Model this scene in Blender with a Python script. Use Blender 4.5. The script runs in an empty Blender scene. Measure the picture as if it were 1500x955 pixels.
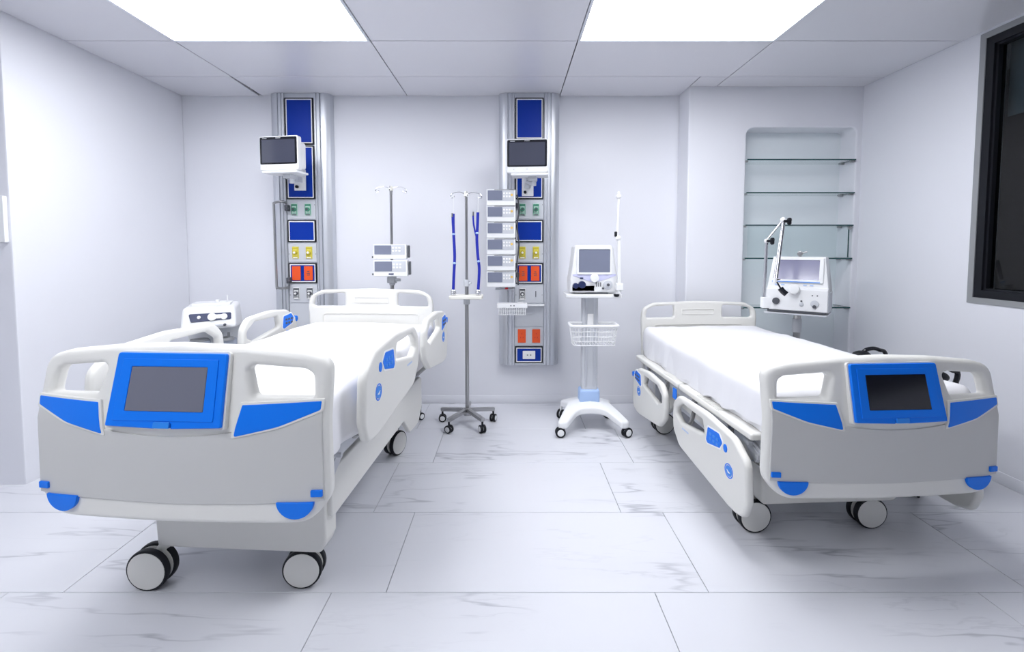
import bpy, bmesh, math, random
from mathutils import Vector, Matrix, noise
S = bpy.context.scene
C = S.collection
PI = math.pi
R = math.radians
random.seed(7)

# ------------------------------------------------------------------ camera
FPX, CX0, CY0, PITCH, CAMH = 693.0, 747.0, 404.0, R(3.2), 1.325
cd = bpy.data.cameras.new('camera'); cam = bpy.data.objects.new('camera', cd); C.objects.link(cam)
cam.location = (0, 0, CAMH); cam.rotation_euler = (PI/2 - PITCH, 0, 0)
cd.sensor_width = 36; cd.lens = FPX*36/1500
cd.shift_x = (750-CX0)/1500; cd.shift_y = -(477.5-CY0)/1500
cd.clip_start = 0.02
S.camera = cam
def P(px, py, Y):
    """world point on the plane y=Y seen at a pixel of the photograph"""
    a = (px-CX0)/FPX; b = (CY0-py)/FPX
    c, s = math.cos(PITCH), math.sin(PITCH)
    d = Vector((a, c+b*s, -s+b*c))
    return Vector((0, 0, CAMH)) + d*(Y/d.y)
# ------------------------------------------------------------------ world, exposure
w = bpy.data.worlds.new('world'); S.world = w; w.use_nodes = True
w.node_tree.nodes['Background'].inputs[0].default_value = (0.35, 0.40, 0.5, 1)
w.node_tree.nodes['Background'].inputs[1].default_value = 0.05
S.view_settings.view_transform = 'Standard'; S.view_settings.look = 'None'
S.view_settings.gamma = 1; S.view_settings.exposure = 0.0
PANEL = 10.2            # emission of the ceiling light panels
PANEL_COL = (0.95, 0.965, 1.0)
CEIL = 2.60
# light panels: x0, x1, y0, y1 (ceiling grid cells); the last is added out of view for front light and screen reflections
GX = [-2.06, -0.855, 0.415, 1.62]
LIGHTS = [(GX[0], GX[1], 1.775, 2.975), (GX[2], GX[3], 1.775, 2.975),
          (GX[0], GX[1], -0.625, 0.575)]

# ------------------------------------------------------------------ materials
def mat(name, col, rough=0.5, metal=0.0, spec=0.5, bump=0.0, bscale=200, coat=0.0, var=0.0, trans=0.0, ior=1.45, alpha=1):
    m = bpy.data.materials.new(name); m.use_nodes = True
    nt = m.node_tree; b = nt.nodes['Principled BSDF']
    b.inputs['Base Color'].default_value = (*col, 1); b.inputs['Roughness'].default_value = rough
    b.inputs['Metallic'].default_value = metal; b.inputs['Specular IOR Level'].default_value = spec
    b.inputs['Coat Weight'].default_value = coat; b.inputs['Transmission Weight'].default_value = trans
    b.inputs['IOR'].default_value = ior; b.inputs['Alpha'].default_value = alpha
    tc = nt.nodes.new('ShaderNodeTexCoord'); nz = nt.nodes.new('ShaderNodeTexNoise')
    nz.inputs['Scale'].default_value = bscale; nt.links.new(tc.outputs['Object'], nz.inputs['Vector'])
    if bump:
        bp = nt.nodes.new('ShaderNodeBump'); bp.inputs['Strength'].default_value = bump; bp.inputs['Distance'].default_value = 0.001
        nt.links.new(nz.outputs['Fac'], bp.inputs['Height']); nt.links.new(bp.outputs[0], b.inputs['Normal'])
    if var:
        n2 = nt.nodes.new('ShaderNodeTexNoise'); n2.inputs['Scale'].default_value = 3
        nt.links.new(tc.outputs['Object'], n2.inputs['Vector'])
        mx = nt.nodes.new('ShaderNodeMix'); mx.data_type = 'RGBA'
        mx.inputs[6].default_value = (*[c*(1-var) for c in col], 1); mx.inputs[7].default_value = (*col, 1)
        nt.links.new(n2.outputs['Fac'], mx.inputs[0]); nt.links.new(mx.outputs[2], b.inputs['Base Color'])
    return m
def emis(name, col, strength):
    m = bpy.data.materials.new(name); m.use_nodes = True
    b = m.node_tree.nodes['Principled BSDF']; b.inputs['Base Color'].default_value = (0.9, 0.9, 0.9, 1)
    b.inputs['Emission Color'].default_value = (*col, 1); b.inputs['Emission Strength'].default_value = strength
    return m
M = dict(
    wall=mat('wall paint', (0.80, 0.81, 0.86), 0.55, bump=0.05, bscale=60, var=0.02),
    alcove=mat('alcove paint', (0.82, 0.87, 0.90), 0.5, bump=0.05, bscale=60),
    plenum=mat('ceiling void', (0.05, 0.05, 0.055), 0.9),
    ceil=mat('ceiling panel', (0.72, 0.72, 0.765), 0.22, spec=0.5, bump=0.02, bscale=30, var=0.02),
    plastic=mat('white bed plastic', (0.76, 0.755, 0.72), 0.38, bump=0.03, bscale=400),
    panelgrey=mat('pale grey bed plastic', (0.585, 0.585, 0.57), 0.42, bump=0.03, bscale=400),
    white=mat('white plastic', (0.86, 0.87, 0.88), 0.35, bump=0.02, bscale=300),
    sheet=mat('white sheet', (0.84, 0.84, 0.87), 0.8, bump=0.25, bscale=350),
    blue=mat('blue plastic', (0.0, 0.185, 0.85), 0.40, spec=0.35, bump=0.02),
    blue2=mat('lighter blue', (0.02, 0.24, 0.80), 0.35),
    dblue=mat('deep blue panel', (0.0, 0.033, 0.34), 0.35, spec=0.3, var=0.05),
    strap=mat('blue webbing', (0.01, 0.02, 0.35), 0.7, bump=0.3, bscale=500),
    lightblue=mat('pale blue plastic', (0.42, 0.58, 0.88), 0.4),
    black=mat('black rubber', (0.007, 0.008, 0.012), 0.5, spec=0.35, bump=0.05),
    blackp=mat('black gloss plastic', (0.01, 0.011, 0.016), 0.18),
    navy=mat('navy plastic', (0.02, 0.03, 0.10), 0.3),
    screen=mat('screen glass', (0.010, 0.011, 0.018), 0.13, spec=0.5, ior=1.5),
    screenrefl=mat('screen with painted reflection', (0.15, 0.155, 0.20), 0.30, spec=0.9),  # left bed screen: its grey reflection is put into the base colour
    screenm=mat('monitor glass', (0.05, 0.055, 0.085), 0.10, spec=0.9, coat=0.3),
    screenb=mat('dim grey display', (0.20, 0.22, 0.30), 0.14, spec=0.7),
    steel=mat('brushed steel', (0.42, 0.42, 0.42), 0.28, metal=1, bump=0.05, bscale=150),
    chrome=mat('chrome', (0.7, 0.7, 0.72), 0.12, metal=1, var=0.02),
    alu=mat('anodised aluminium', (0.66, 0.68, 0.72), 0.38, metal=0.75, bump=0.03, bscale=120),
    grey=mat('mid grey metal', (0.30, 0.31, 0.32), 0.5, bump=0.05),
    lgrey=mat('light grey plastic', (0.60, 0.62, 0.66), 0.45),
    dgrey=mat('dark grey', (0.08, 0.085, 0.10), 0.5),
    orange=mat('orange socket', (0.85, 0.10, 0.02), 0.4),
    green=mat('green outlet', (0.05, 0.28, 0.17), 0.45),
    palegreen=mat('pale green label', (0.55, 0.75, 0.66), 0.45),
    yellow=mat('yellow outlet', (0.82, 0.74, 0.12), 0.45),
    dyellow=mat('dull yellow', (0.62, 0.52, 0.05), 0.45),
    amber=mat('amber key', (0.85, 0.55, 0.12), 0.45),
    red=mat('red knob', (0.6, 0.02, 0.03), 0.4),
    paper=mat('white label', (0.9, 0.9, 0.9), 0.5),
    cream=mat('cream plastic', (0.82, 0.81, 0.74), 0.45),
    lens=emis('diffuser', PANEL_COL, PANEL),
    blind=mat('pale roller blind', (0.62, 0.75, 0.78), 0.8, bump=0.1),
)
def glass_mat(name, tint, rough=0.0):
    m = bpy.data.materials.new(name); m.use_nodes = True
    nt = m.node_tree; nt.nodes.clear()
    o = nt.nodes.new('ShaderNodeOutputMaterial'); t = nt.nodes.new('ShaderNodeBsdfTransparent'); g = nt.nodes.new('ShaderNodeBsdfGlossy')
    f = nt.nodes.new('ShaderNodeMath'); f.operation = 'MULTIPLY'; fr = nt.nodes.new('ShaderNodeFresnel'); fr.inputs[0].default_value = 1.45
    ge = nt.nodes.new('ShaderNodeNewGeometry'); iv = nt.nodes.new('ShaderNodeMath'); iv.operation = 'SUBTRACT'; iv.inputs[0].default_value = 1
    nt.links.new(ge.outputs['Backfacing'], iv.inputs[1]); nt.links.new(fr.outputs[0], f.inputs[0]); nt.links.new(iv.outputs[0], f.inputs[1]); mx = nt.nodes.new('ShaderNodeMixShader')
    t.inputs[0].default_value = (*tint, 1); g.inputs['Roughness'].default_value = rough
    nt.links.new(f.outputs[0], mx.inputs[0]); nt.links.new(t.outputs[0], mx.inputs[1]); nt.links.new(g.outputs[0], mx.inputs[2])
    nt.links.new(mx.outputs[0], o.inputs[0])
    return m
M['glass'] = glass_mat('clear shelf glass', (0.95, 0.975, 0.975))
M['edge'] = mat('green glass edge', (0.02, 0.07, 0.075), 0.15)
M['tint'] = glass_mat('dark tinted glass', (0.42, 0.46, 0.48), 0.02)
M['frost'] = mat('frosted canister', (0.62, 0.68, 0.78), 0.25, trans=0.5)
def marble():
    m = bpy.data.materials.new('white marble tile'); m.use_nodes = True
    nt = m.node_tree; N = nt.nodes; L = nt.links; b = N['Principled BSDF']
    tc = N.new('ShaderNodeTexCoord'); oi = N.new('ShaderNodeObjectInfo')
    add = N.new('ShaderNodeVectorMath'); add.operation = 'ADD'
    mul = N.new('ShaderNodeVectorMath'); mul.operation = 'SCALE'; mul.inputs['Scale'].default_value = 37.0
    comb = N.new('ShaderNodeCombineXYZ')
    for i in range(3): L.new(oi.outputs['Random'], comb.inputs[i])
    L.new(comb.outputs[0], mul.inputs[0]); L.new(tc.outputs['Object'], add.inputs[0]); L.new(mul.outputs[0], add.inputs[1])
    mp = N.new('ShaderNodeMapping'); mp.inputs['Rotation'].default_value = (0, 0, R(20)); mp.inputs['Scale'].default_value = (0.32, 2.1, 1)
    L.new(add.outputs[0], mp.inputs[0])
    def ridge(scale, det, width, dist):
        n = N.new('ShaderNodeTexNoise'); n.inputs['Scale'].default_value = scale; n.inputs['Detail'].default_value = det
        n.inputs['Roughness'].default_value = 0.55; n.inputs['Distortion'].default_value = dist
        L.new(mp.outputs[0], n.inputs['Vector'])
        s = N.new('ShaderNodeMath'); s.operation = 'SUBTRACT'; s.inputs[1].default_value = 0.5; L.new(n.outputs['Fac'], s.inputs[0])
        a = N.new('ShaderNodeMath'); a.operation = 'ABSOLUTE'; L.new(s.outputs[0], a.inputs[0])
        r = N.new('ShaderNodeMapRange'); r.inputs[1].default_value = 0; r.inputs[2].default_value = width
        r.inputs[3].default_value = 1; r.inputs[4].default_value = 0; L.new(a.outputs[0], r.inputs[0])
        return r.outputs[0]
    v1 = ridge(1.0, 5, 0.009, 0.1); v2 = ridge(1.0, 6, 0.07, 0.1); v3 = ridge(2.0, 6, 0.010, 0.15)
    mk = N.new('ShaderNodeTexNoise'); mk.inputs['Scale'].default_value = 1.6; L.new(add.outputs[0], mk.inputs['Vector'])
    mr = N.new('ShaderNodeMapRange'); mr.inputs[1].default_value = 0.44; mr.inputs[2].default_value = 0.62; L.new(mk.outputs['Fac'], mr.inputs[0])
    def math2(op, a, c):
        n = N.new('ShaderNodeMath'); n.operation = op
        for k, q in enumerate((a, c)):
            if isinstance(q, float): n.inputs[k].default_value = q
            else: L.new(q, n.inputs[k])
        return n.outputs[0]
    s = math2('ADD', math2('MULTIPLY', v1, 0.50), math2('MULTIPLY', v2, 0.055))
    s = math2('ADD', s, math2('MULTIPLY', v3, 0.15))
    s = math2('MULTIPLY', s, mr.outputs[0])
    s = math2('MINIMUM', s, 0.7)
    mx = N.new('ShaderNodeMix'); mx.data_type = 'RGBA'
    mx.inputs[6].default_value = (0.70, 0.71, 0.755, 1); mx.inputs[7].default_value = (0.25, 0.26, 0.31, 1)
    L.new(s, mx.inputs[0]); L.new(mx.outputs[2], b.inputs['Base Color'])
    b.inputs['Roughness'].default_value = 0.27; b.inputs['Specular IOR Level'].default_value = 0.45
    return m
M['marble'] = marble()
M['grout'] = mat('tile joint', (0.36, 0.37, 0.42), 0.8)

# ------------------------------------------------------------------ helpers
def link(name, me, parent=None, loc=None, rot=None):
    o = bpy.data.objects.new(name, me); C.objects.link(o)
    if parent: o.parent = parent
    if loc is not None: o.location = loc
    if rot is not None: o.rotation_euler = rot
    return o
def finish(me, m, smooth=True, ang=35):
    me.materials.append(m)
    if smooth:
        me.shade_smooth(); me.set_sharp_from_angle(angle=R(ang))
SPLIT = set('joint port_ring gas_ports ports hose_port lock_knob lift_frame hinge_bracket rail_arm rail_clamp gauge arm_pad tyre wheel_cover band wall_clamp canister_lid base deck_edge front_keys post_rib basket_rim'.split())
STUFF = set('keys keypad_buttons screws wires basket_wires bezel_lettering maker_lettering label_marks socket_holes grip_ridges screw_slots outlet_fitting outlet_ring shelf_clip polished_edge socket_holes hooks'.split())
def clusters(bm):
    """pieces of a mesh that do not touch each other"""
    seen = set(); isl = []
    for v in bm.verts:
        if v in seen: continue
        st = [v]; seen.add(v); c = []
        while st:
            a = st.pop(); c.append(a)
            for e in a.link_edges:
                b = e.other_vert(a)
                if b not in seen: seen.add(b); st.append(b)
        lo = [min(p.co[i] for p in c) for i in range(3)]; hi = [max(p.co[i] for p in c) for i in range(3)]
        isl.append([c, lo, hi])
    done = False
    while not done:
        done = True
        for i in range(len(isl)):
            for j in range(i+1, len(isl)):
                if all(isl[i][1][k] <= isl[j][2][k]+5e-4 and isl[j][1][k] <= isl[i][2][k]+5e-4 for k in range(3)):
                    A, B = isl[i], isl.pop(j); A[0] += B[0]; A[1] = [min(x, y) for x, y in zip(A[1], B[1])]; A[2] = [max(x, y) for x, y in zip(A[2], B[2])]
                    done = False; break
            if not done: break
    return [c[0] for c in isl]
def obj(name, bm, m, parent=None, loc=None, rot=None, smooth=True, wn=False, ang=35, label=None):
    bmesh.ops.recalc_face_normals(bm, faces=bm.faces)
    if name in SPLIT:
        cs = clusters(bm)
        if len(cs) > 1:
            first = None
            for c in cs:
                q = bm.copy(); keep = set(v.index for v in c) if False else None
                bm.verts.index_update(); idx = set(v.index for v in c); q.verts.ensure_lookup_table()
                bmesh.ops.delete(q, geom=[v for v in q.verts if v.index not in idx], context='VERTS')
                o = obj_one(name, q, m, parent, loc, rot, smooth, wn, ang, label); first = first or o
            bm.free(); return first
    o = obj_one(name, bm, m, parent, loc, rot, smooth, wn, ang, label)
    if name in STUFF: o['kind'] = 'stuff'
    return o
def obj_one(name, bm, m, parent=None, loc=None, rot=None, smooth=True, wn=False, ang=35, label=None):
    me = bpy.data.meshes.new(name); bm.to_mesh(me); bm.free(); finish(me, m, smooth, ang)
    o = link(name, me, parent, loc, rot)
    if wn:
        md = o.modifiers.new('wn', 'WEIGHTED_NORMAL'); md.keep_sharp = True
    if label: o['label'] = label
    return o
def tag(o, label, cat, group=None, kind=None):
    o['label'] = label; o['category'] = cat
    if group: o['group'] = group
    if kind: o['kind'] = kind
    return o
def thing(name, label, cat, loc=(0, 0, 0), rz=0.0, group=None):
    o = link(name, None, None, loc, (0, 0, rz)); o.empty_display_size = 0.1
    return tag(o, label, cat, group)
def struct(o): o['kind'] = 'structure'; return o
def nb(): return bmesh.new()
def box(bm, c, s, rot=None, bev=0.0, seg=2):
    t = bmesh.new(); bmesh.ops.create_cube(t, size=1)
    bmesh.ops.scale(t, vec=s, verts=t.verts)
    if bev: bmesh.ops.bevel(t, geom=t.edges[:], offset=bev, segments=seg, profile=0.5, affect='EDGES')
    mt = Matrix.Translation(c)
    if rot: mt = mt @ (Matrix.Rotation(rot[2], 4, 'Z') @ Matrix.Rotation(rot[1], 4, 'Y') @ Matrix.Rotation(rot[0], 4, 'X'))
    bmesh.ops.transform(t, matrix=mt, verts=t.verts)
    merge(bm, t); return bm
def merge(bm, t):
    me = bpy.data.meshes.new('tmp'); t.to_mesh(me); t.free(); bm.from_mesh(me); bpy.data.meshes.remove(me)
def cyl(bm, p0, p1, r, r2=None, n=20, bev=0.0):
    p0 = Vector(p0); p1 = Vector(p1); d = p1-p0
    t = bmesh.new(); bmesh.ops.create_cone(t, cap_ends=True, segments=n, radius1=r, radius2=r if r2 is None else r2, depth=d.length)
    if bev:
        es = [e for e in t.edges if abs(e.verts[0].co.z-e.verts[1].co.z) < 1e-6]
        bmesh.ops.bevel(t, geom=es, offset=bev, segments=3, profile=0.5, affect='EDGES')
    q = d.to_track_quat('Z', 'Y').to_matrix().to_4x4()
    bmesh.ops.transform(t, matrix=Matrix.Translation((p0+p1)/2) @ q, verts=t.verts)
    merge(bm, t); return bm
def ball(bm, c, r, s=(1, 1, 1), n=14):
    t = bmesh.new(); bmesh.ops.create_uvsphere(t, u_segments=n, v_segments=n//2+2, radius=r)
    bmesh.ops.transform(t, matrix=Matrix.Translation(c) @ Matrix.Diagonal((*s, 1)), verts=t.verts); merge(bm, t); return bm
def tube(bm, pts, r, n=10, flat=1.0, closed=False):
    pts = [Vector(p) for p in pts]; k = len(pts); rings = []
    up = None
    for i, p in enumerate(pts):
        if closed: d = pts[(i+1) % k]-pts[i-1]
        else: d = pts[min(i+1, k-1)]-pts[max(i-1, 0)]
        d.normalize()
        if up is None:
            up = Vector((0, 0, 1)) if abs(d.z) < 0.9 else Vector((0, 1, 0))
        a = d.cross(up)
        if a.length < 1e-4: a = d.cross(Vector((1, 0, 0)))
        a.normalize(); up = a.cross(d).normalized()
        rings.append([bm.verts.new(p+a*math.cos(2*PI*j/n)*r+up*math.sin(2*PI*j/n)*r*flat) for j in range(n)])
    for i in range(k if closed else k-1):
        A = rings[i]; B = rings[(i+1) % k]
        for j in range(n): bm.faces.new((A[j], A[(j+1) % n], B[(j+1) % n], B[j]))
    if not closed:
        bm.faces.new(rings[0][::-1]); bm.faces.new(rings[-1])
    return bm
def smoothpath(pts, n=6):
    pts = [Vector(p) for p in pts]; out = []
    for i in range(len(pts)-1):
        p0 = pts[max(i-1, 0)]; p1 = pts[i]; p2 = pts[i+1]; p3 = pts[min(i+2, len(pts)-1)]
        for k in range(n):
            t = k/n
            out.append(0.5*((2*p1)+(-p0+p2)*t+(2*p0-5*p1+4*p2-p3)*t*t+(-p0+3*p1-3*p2+p3)*t**3))
    out.append(pts[-1]); return out
def rpoly(pts, n=6):
    """corner-rounded polygon: pts are (x, y, radius)"""
    out = []; k = len(pts)
    for i in range(k):
        p = Vector(pts[i][:2]); r = pts[i][2] if len(pts[i]) > 2 else 0
        a = Vector(pts[i-1][:2]); b = Vector(pts[(i+1) % k][:2])
        if r <= 0: out.append(p); continue
        da = (a-p); db = (b-p); la = da.length; lb = db.length; da.normalize(); db.normalize()
        ang = da.angle(db); t = min(r/math.tan(ang/2), la*0.49, lb*0.49)
        q0 = p+da*t; q1 = p+db*t
        for j in range(n+1):
            s = j/n; out.append(q0*(1-s)**2+p*2*s*(1-s)+q1*s**2)
    return [(v.x, v.y) for v in out]
def rrect(cx, cy, wd, ht, r, n=5):
    a, b = wd/2, ht/2
    return rpoly([(cx-a, cy-b, r), (cx+a, cy-b, r), (cx+a, cy+b, r), (cx-a, cy+b, r)], n)
def circ(cx, cy, r, n=24, ry=None): return [(cx+r*math.cos(2*PI*i/n), cy+(ry or r)*math.sin(2*PI*i/n)) for i in range(n)]
def inside(p, lp):
    c = False; n = len(lp); x, y = p
    for i in range(n):
        x0, y0 = lp[i-1]; x1, y1 = lp[i]
        if (y0 > y) != (y1 > y) and x < (x1-x0)*(y-y0)/(y1-y0)+x0: c = not c
    return c
def plate_mesh(name, loops, th, bev=0.0, bres=2, cutx=0, cutz=0, bend=None, y0=0.0):
    """solid plate from 2-D loops (first outline, rest holes) standing in the XZ plane; front faces -Y, back at y0"""
    cl = []
    for k, lp in enumerate(loops):
        q = []
        for p in lp:
            if not q or math.dist(p[:2], q[-1]) > 1e-5: q.append((p[0], p[1]))
        if math.dist(q[0], q[-1]) < 1e-5: q.pop()
        ar = sum(q[i-1][0]*q[i][1]-q[i][0]*q[i-1][1] for i in range(len(q)))
        if (ar > 0) != (k == 0): q.reverse()          # outline counter-clockwise, holes clockwise: material on the left
        cl.append(q)
    def inset(q, d):
        out = []; n = len(q)
        for i in range(n):
            p = Vector(q[i]); e0 = (p-Vector(q[i-1])).normalized(); e1 = (Vector(q[(i+1) % n])-p).normalized()
            n0 = Vector((-e0.y, e0.x)); n1 = Vector((-e1.y, e1.x)); m = n0+n1
            if m.length < 1e-3: m = n0
            m.normalize(); c = max(0.5, m.dot(n0)); out.append(tuple(p+m*(d/c)))
        return out
    prof = [(0.0, -bev), (0.0, -th+bev)] if bev else [(0.0, 0.0), (0.0, -th)]
    if bev:
        nb_ = bres+1; prof = []
        for i in range(nb_+1):
            a = PI/2*i/nb_; prof.append((bev*(1-math.sin(a)), -bev*(1-math.cos(a))))
        prof = prof+[(o, -th-y) for o, y in prof[::-1]]
    bm = bmesh.new(); caps = [[], []]
    for q in cl:
        rings = []
        for o, y in prof:
            r = inset(q, o) if o > 1e-9 else q
            rings.append([bm.verts.new((x, y0+y, z)) for x, z in r])
        for A, B in zip(rings[:-1], rings[1:]):
            n = len(A)
            for i in range(n): bm.faces.new((A[i-1], A[i], B[i], B[i-1]))
        caps[0].append(rings[0]); caps[1].append(rings[-1])
    from mathutils.geometry import delaunay_2d_cdt
    flat = [[(v.co.x, v.co.z) for v in r] for r in caps[0]]
    pts = [Vector(p) for r in flat for p in r]; edges = []; k = 0
    for r in flat:
        n = len(r); edges += [(k+i, k+(i+1) % n) for i in range(n)]; k += n
    vo, eo, fo, ov, oe, of_ = delaunay_2d_cdt(pts, edges, [], 0, 1e-7)
    for ci in (0, 1):
        vs = [v for r in caps[ci] for v in r]; yy = vs[0].co.y
        mp_ = [vs[o[0]] if o else bm.verts.new((p.x, yy, p.y)) for p, o in zip(vo, ov)]
        for f in fo:
            c = sum((vo[i] for i in f), Vector((0, 0)))/len(f)
            if inside(c, flat[0]) and not any(inside(c, h) for h in flat[1:]):
                try: bm.faces.new([mp_[i] for i in f])
                except ValueError: pass
    bmesh.ops.recalc_face_normals(bm, faces=bm.faces)
    if cutx or cutz:
        xs = [v.co.x for v in bm.verts]; zs = [v.co.z for v in bm.verts]
        for lo, hi, n, ax in ((min(xs), max(xs), cutx, 0), (min(zs), max(zs), cutz, 2)):
            for i in range(1, n):
                q = [0, 0, 0]; q[ax] = lo+(hi-lo)*i/n; nn = [0, 0, 0]; nn[ax] = 1
                bmesh.ops.bisect_plane(bm, geom=bm.verts[:]+bm.edges[:]+bm.faces[:], dist=1e-6, plane_co=q, plane_no=nn)
    if bend:
        for v in bm.verts: v.co.y += bend(v.co.x, v.co.z)
    return bm
def plate(name, loops, th, m, parent=None, bev=0.0, loc=None, rot=None, label=None, **k):
    bm = plate_mesh(name, loops, th, bev, **k)
    return obj(name, bm, m, parent, loc, rot, wn=True, label=label, ang=40)
def sbox(name, c, s, m, parent=None, bev=0.0, rot=None, label=None, seg=2, oloc=None, orot=None):
    return obj(name, box(nb(), c, s, rot, bev, seg), m, parent, oloc, orot, label=label, wn=bev > 0)
def scyl(name, p0, p1, r, m, parent=None, r2=None, n=20, bev=0.0, label=None):
    return obj(name, cyl(nb(), p0, p1, r, r2, n, bev), m, parent, label=label)
def copy_tree(o, parent=None):
    c = o.copy(); C.objects.link(c); c.parent = parent
    for ch in list(o.children): copy_tree(ch, c)
    return c

# ------------------------------------------------------------------ room
WL, WR, WB, WF = -2.73, 2.78, 4.02, -3.0
YC = 2.60                                     # where the left wall turns the corner
XA, YA = 1.41, 3.79                           # alcove block
struct(sbox('wall_back', ((WL+WR)/2, WB+0.06, CEIL/2), (WR-WL+0.6, 0.12, CEIL+0.2), M['wall']))
struct(sbox('wall_left', (WL-0.65, (YC+WB)/2, CEIL/2), (1.3, WB-YC, CEIL+0.2), M['wall'], bev=0.012))
struct(sbox('wall_left_far', (-4.09, (YC+WF)/2, CEIL/2), (0.12, YC-WF, CEIL+0.2), M['wall']))
struct(sbox('wall_front', (-0.6, WF-0.06, CEIL/2), (7.2, 0.12, CEIL+0.2), M['wall']))
al = plate('wall_alcove', [rpoly([(XA, -0.05, 0.0), (WR+0.05, -0.05, 0), (WR+0.05, CEIL+0.1, 0), (XA, CEIL+0.1, 0)]),
        rpoly([(1.868, 0.45, 0.02), (2.735, 0.45, 0.02), (2.735, 2.285, 0.05), (1.868, 2.285, 0.07)], 8)], WB-YA, M['wall'], bev=0.012, bres=3, y0=WB)
struct(al)
struct(sbox('wall_alcove_back', ((1.868+2.735)/2, 3.985, 1.365), (0.95, 0.03, 1.93), M['alcove']))
# right wall with the window opening
WY0, WY1, WZ0, WZ1 = -0.8, 2.862, 1.005, 2.585
wr = struct(obj('wall_right', box(box(box(box(nb(), (WR+0.08, (WY1+WB)/2, CEIL/2), (0.16, WB-WY1, CEIL+0.2)),
        (WR+0.08, (WF+WY0)/2, CEIL/2), (0.16, WY0-WF, CEIL+0.2)),
        (WR+0.08, (WY0+WY1)/2, (WZ0-0.1)/2), (0.16, WY1-WY0, WZ0+0.1)),
        (WR+0.08, (WY0+WY1)/2, (WZ1+CEIL+0.1)/2), (0.16, WY1-WY0, CEIL+0.1-WZ1)), M['wall']))
win = struct(link('window_1', None, None, (WR, (WY0+WY1)/2, WZ0)))
wh, wz = (WY1-WY0)/2, WZ1-WZ0
def winframe(bm, y0, y1, z0, z1, t, x0, x1):
    xc = (x0+x1)/2; sx = x1-x0
    box(bm, (xc, y1-t/2, (z0+z1)/2), (sx, t, z1-z0)); box(bm, (xc, y0+t/2, (z0+z1)/2), (sx, t, z1-z0))
    box(bm, (xc, (y0+y1)/2, z0+t/2), (sx, y1-y0-2*t, t)); box(bm, (xc, (y0+y1)/2, z1-t/2), (sx, y1-y0-2*t, t)); return bm
obj('casing', winframe(nb(), -wh, wh, 0.0, wz, 0.034, -0.006, 0.10), M['grey'], win)
obj('window_frame', winframe(nb(), -wh+0.034, wh-0.034, 0.034, wz-0.034, 0.045, 0.0, 0.07), M['black'], win)
obj('sash', winframe(nb(), -wh+0.079, wh-0.079, 0.079, wz-0.079, 0.012, 0.015, 0.06), M['black'], win)
sbox('pane', (0.04, 0, wz/2), (0.008, 2*wh-0.19, wz-0.19), M['tint'], win)
bl = tag(sbox('roller_blind', (WR+0.13, (WY0+WY1)/2, 2.32), (0.006, WY1-WY0-0.1, 0.44), M['blind']), 'pale roller blind partly lowered behind the dark window glass', 'blind')
struct(sbox('dark_backing_beyond_window', (4.0, 1.2, 1.3), (0.1, 5.4, 2.9), M['black']))  # black backing: darkness of the unlit room beyond is put into its colour
# floor: base and tiles
fl = struct(sbox('floor', (-0.65, 0.5, -0.045), (7.2, 7.3, 0.07), M['grout']))
TD, TW = 0.557, 1.25
tile_me = {}
def tile(x0, x1, y0, y1):
    g = 0.0012
    key = (round(x1-x0, 3), round(y1-y0, 3))
    if key not in tile_me:
        bm = box(nb(), (0, 0, -0.006), (x1-x0-2*g, y1-y0-2*g, 0.012), bev=0.0012, seg=1)
        me = bpy.data.meshes.new('floor_tile'); bm.to_mesh(me); bm.free(); me.materials.append(M['marble']); tile_me[key] = me
    link('floor_tile', tile_me[key], fl, ((x0+x1)/2, (y0+y1)/2, 0))
row = 0; y = 1.76-8*TD
while y < WB:
    off = 0.56 if row % 2 else 0.77
    x = off-4*TW
    while x < WR:
        a, b = max(x, -4.03), min(x+TW, WR); c0, c1 = y, min(y+TD, WB)
        if b-a > 0.03 and not (b <= WL and c0 > YC): tile(a, b, c0, c1)
        x += TW
    y += TD; row += 1
# skirting
def cove(name, pts, h=0.07, t=0.008):
    bm = nb(); 
    for (x0, y0, x1, y1) in pts:
        d = Vector((x1-x0, y1-y0, 0)); L = d.length; a = math.atan2(d.y, d.x)
        box(bm, ((x0+x1)/2, (y0+y1)/2, h/2), (L, t, h), (0, 0, a), 0.004)
        n = Vector((d.y, -d.x, 0)).normalized()
    return struct(obj(name, bm, M['wall']))
cove('baseboard_back', [(WL+0.01, WB-0.006, XA, WB-0.006), (XA, YA-0.006, WR-0.01, YA-0.006), (XA-0.006, YA, XA-0.006, WB)])
cove('baseboard_right', [(WR-0.006, YA, WR-0.006, 0.0)])
# ceiling: dark void above, separate panels
ce = struct(sbox('ceiling', (-0.65, 0.5, CEIL+0.09), (7.2, 7.3, 0.05), M['plenum']))
xs = [-4.03, -3.265, GX[0], GX[1], GX[2], GX[3], WR]
ys = [WF, -2.425, -1.825, -1.225, -0.625, -0.025, 0.575, 1.175, 1.775, 2.375, 2.975, 3.572, WB]
def ctile(x0, x1, y0, y1):
    g = 0.0032; bm = nb()
    if abs(x1-GX[0]) < .01 and y1 > WB-.01:       # the panel that has slipped and leaves a dark slot
        q = [(x0+g, y0+g), (x1-0.010, y0+g), (x1-0.030, y1-g), (x0+g, y1-g)]
        lo = [bm.verts.new((a, b, CEIL)) for a, b in q]; hi = [bm.verts.new((a, b, CEIL+0.012)) for a, b in q]
        bm.faces.new(lo); bm.faces.new(hi[::-1])
        for i in range(4): bm.faces.new((lo[i], lo[(i+1) % 4], hi[(i+1) % 4], hi[i]))
    else:
        box(bm, ((x0+x1)/2, (y0+y1)/2, CEIL+0.006), (x1-x0-2*g, y1-y0-2*g, 0.012), bev=0.0015, seg=1)
    obj('ceiling_panel', bm, M['ceil'], ce, smooth=False)
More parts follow.
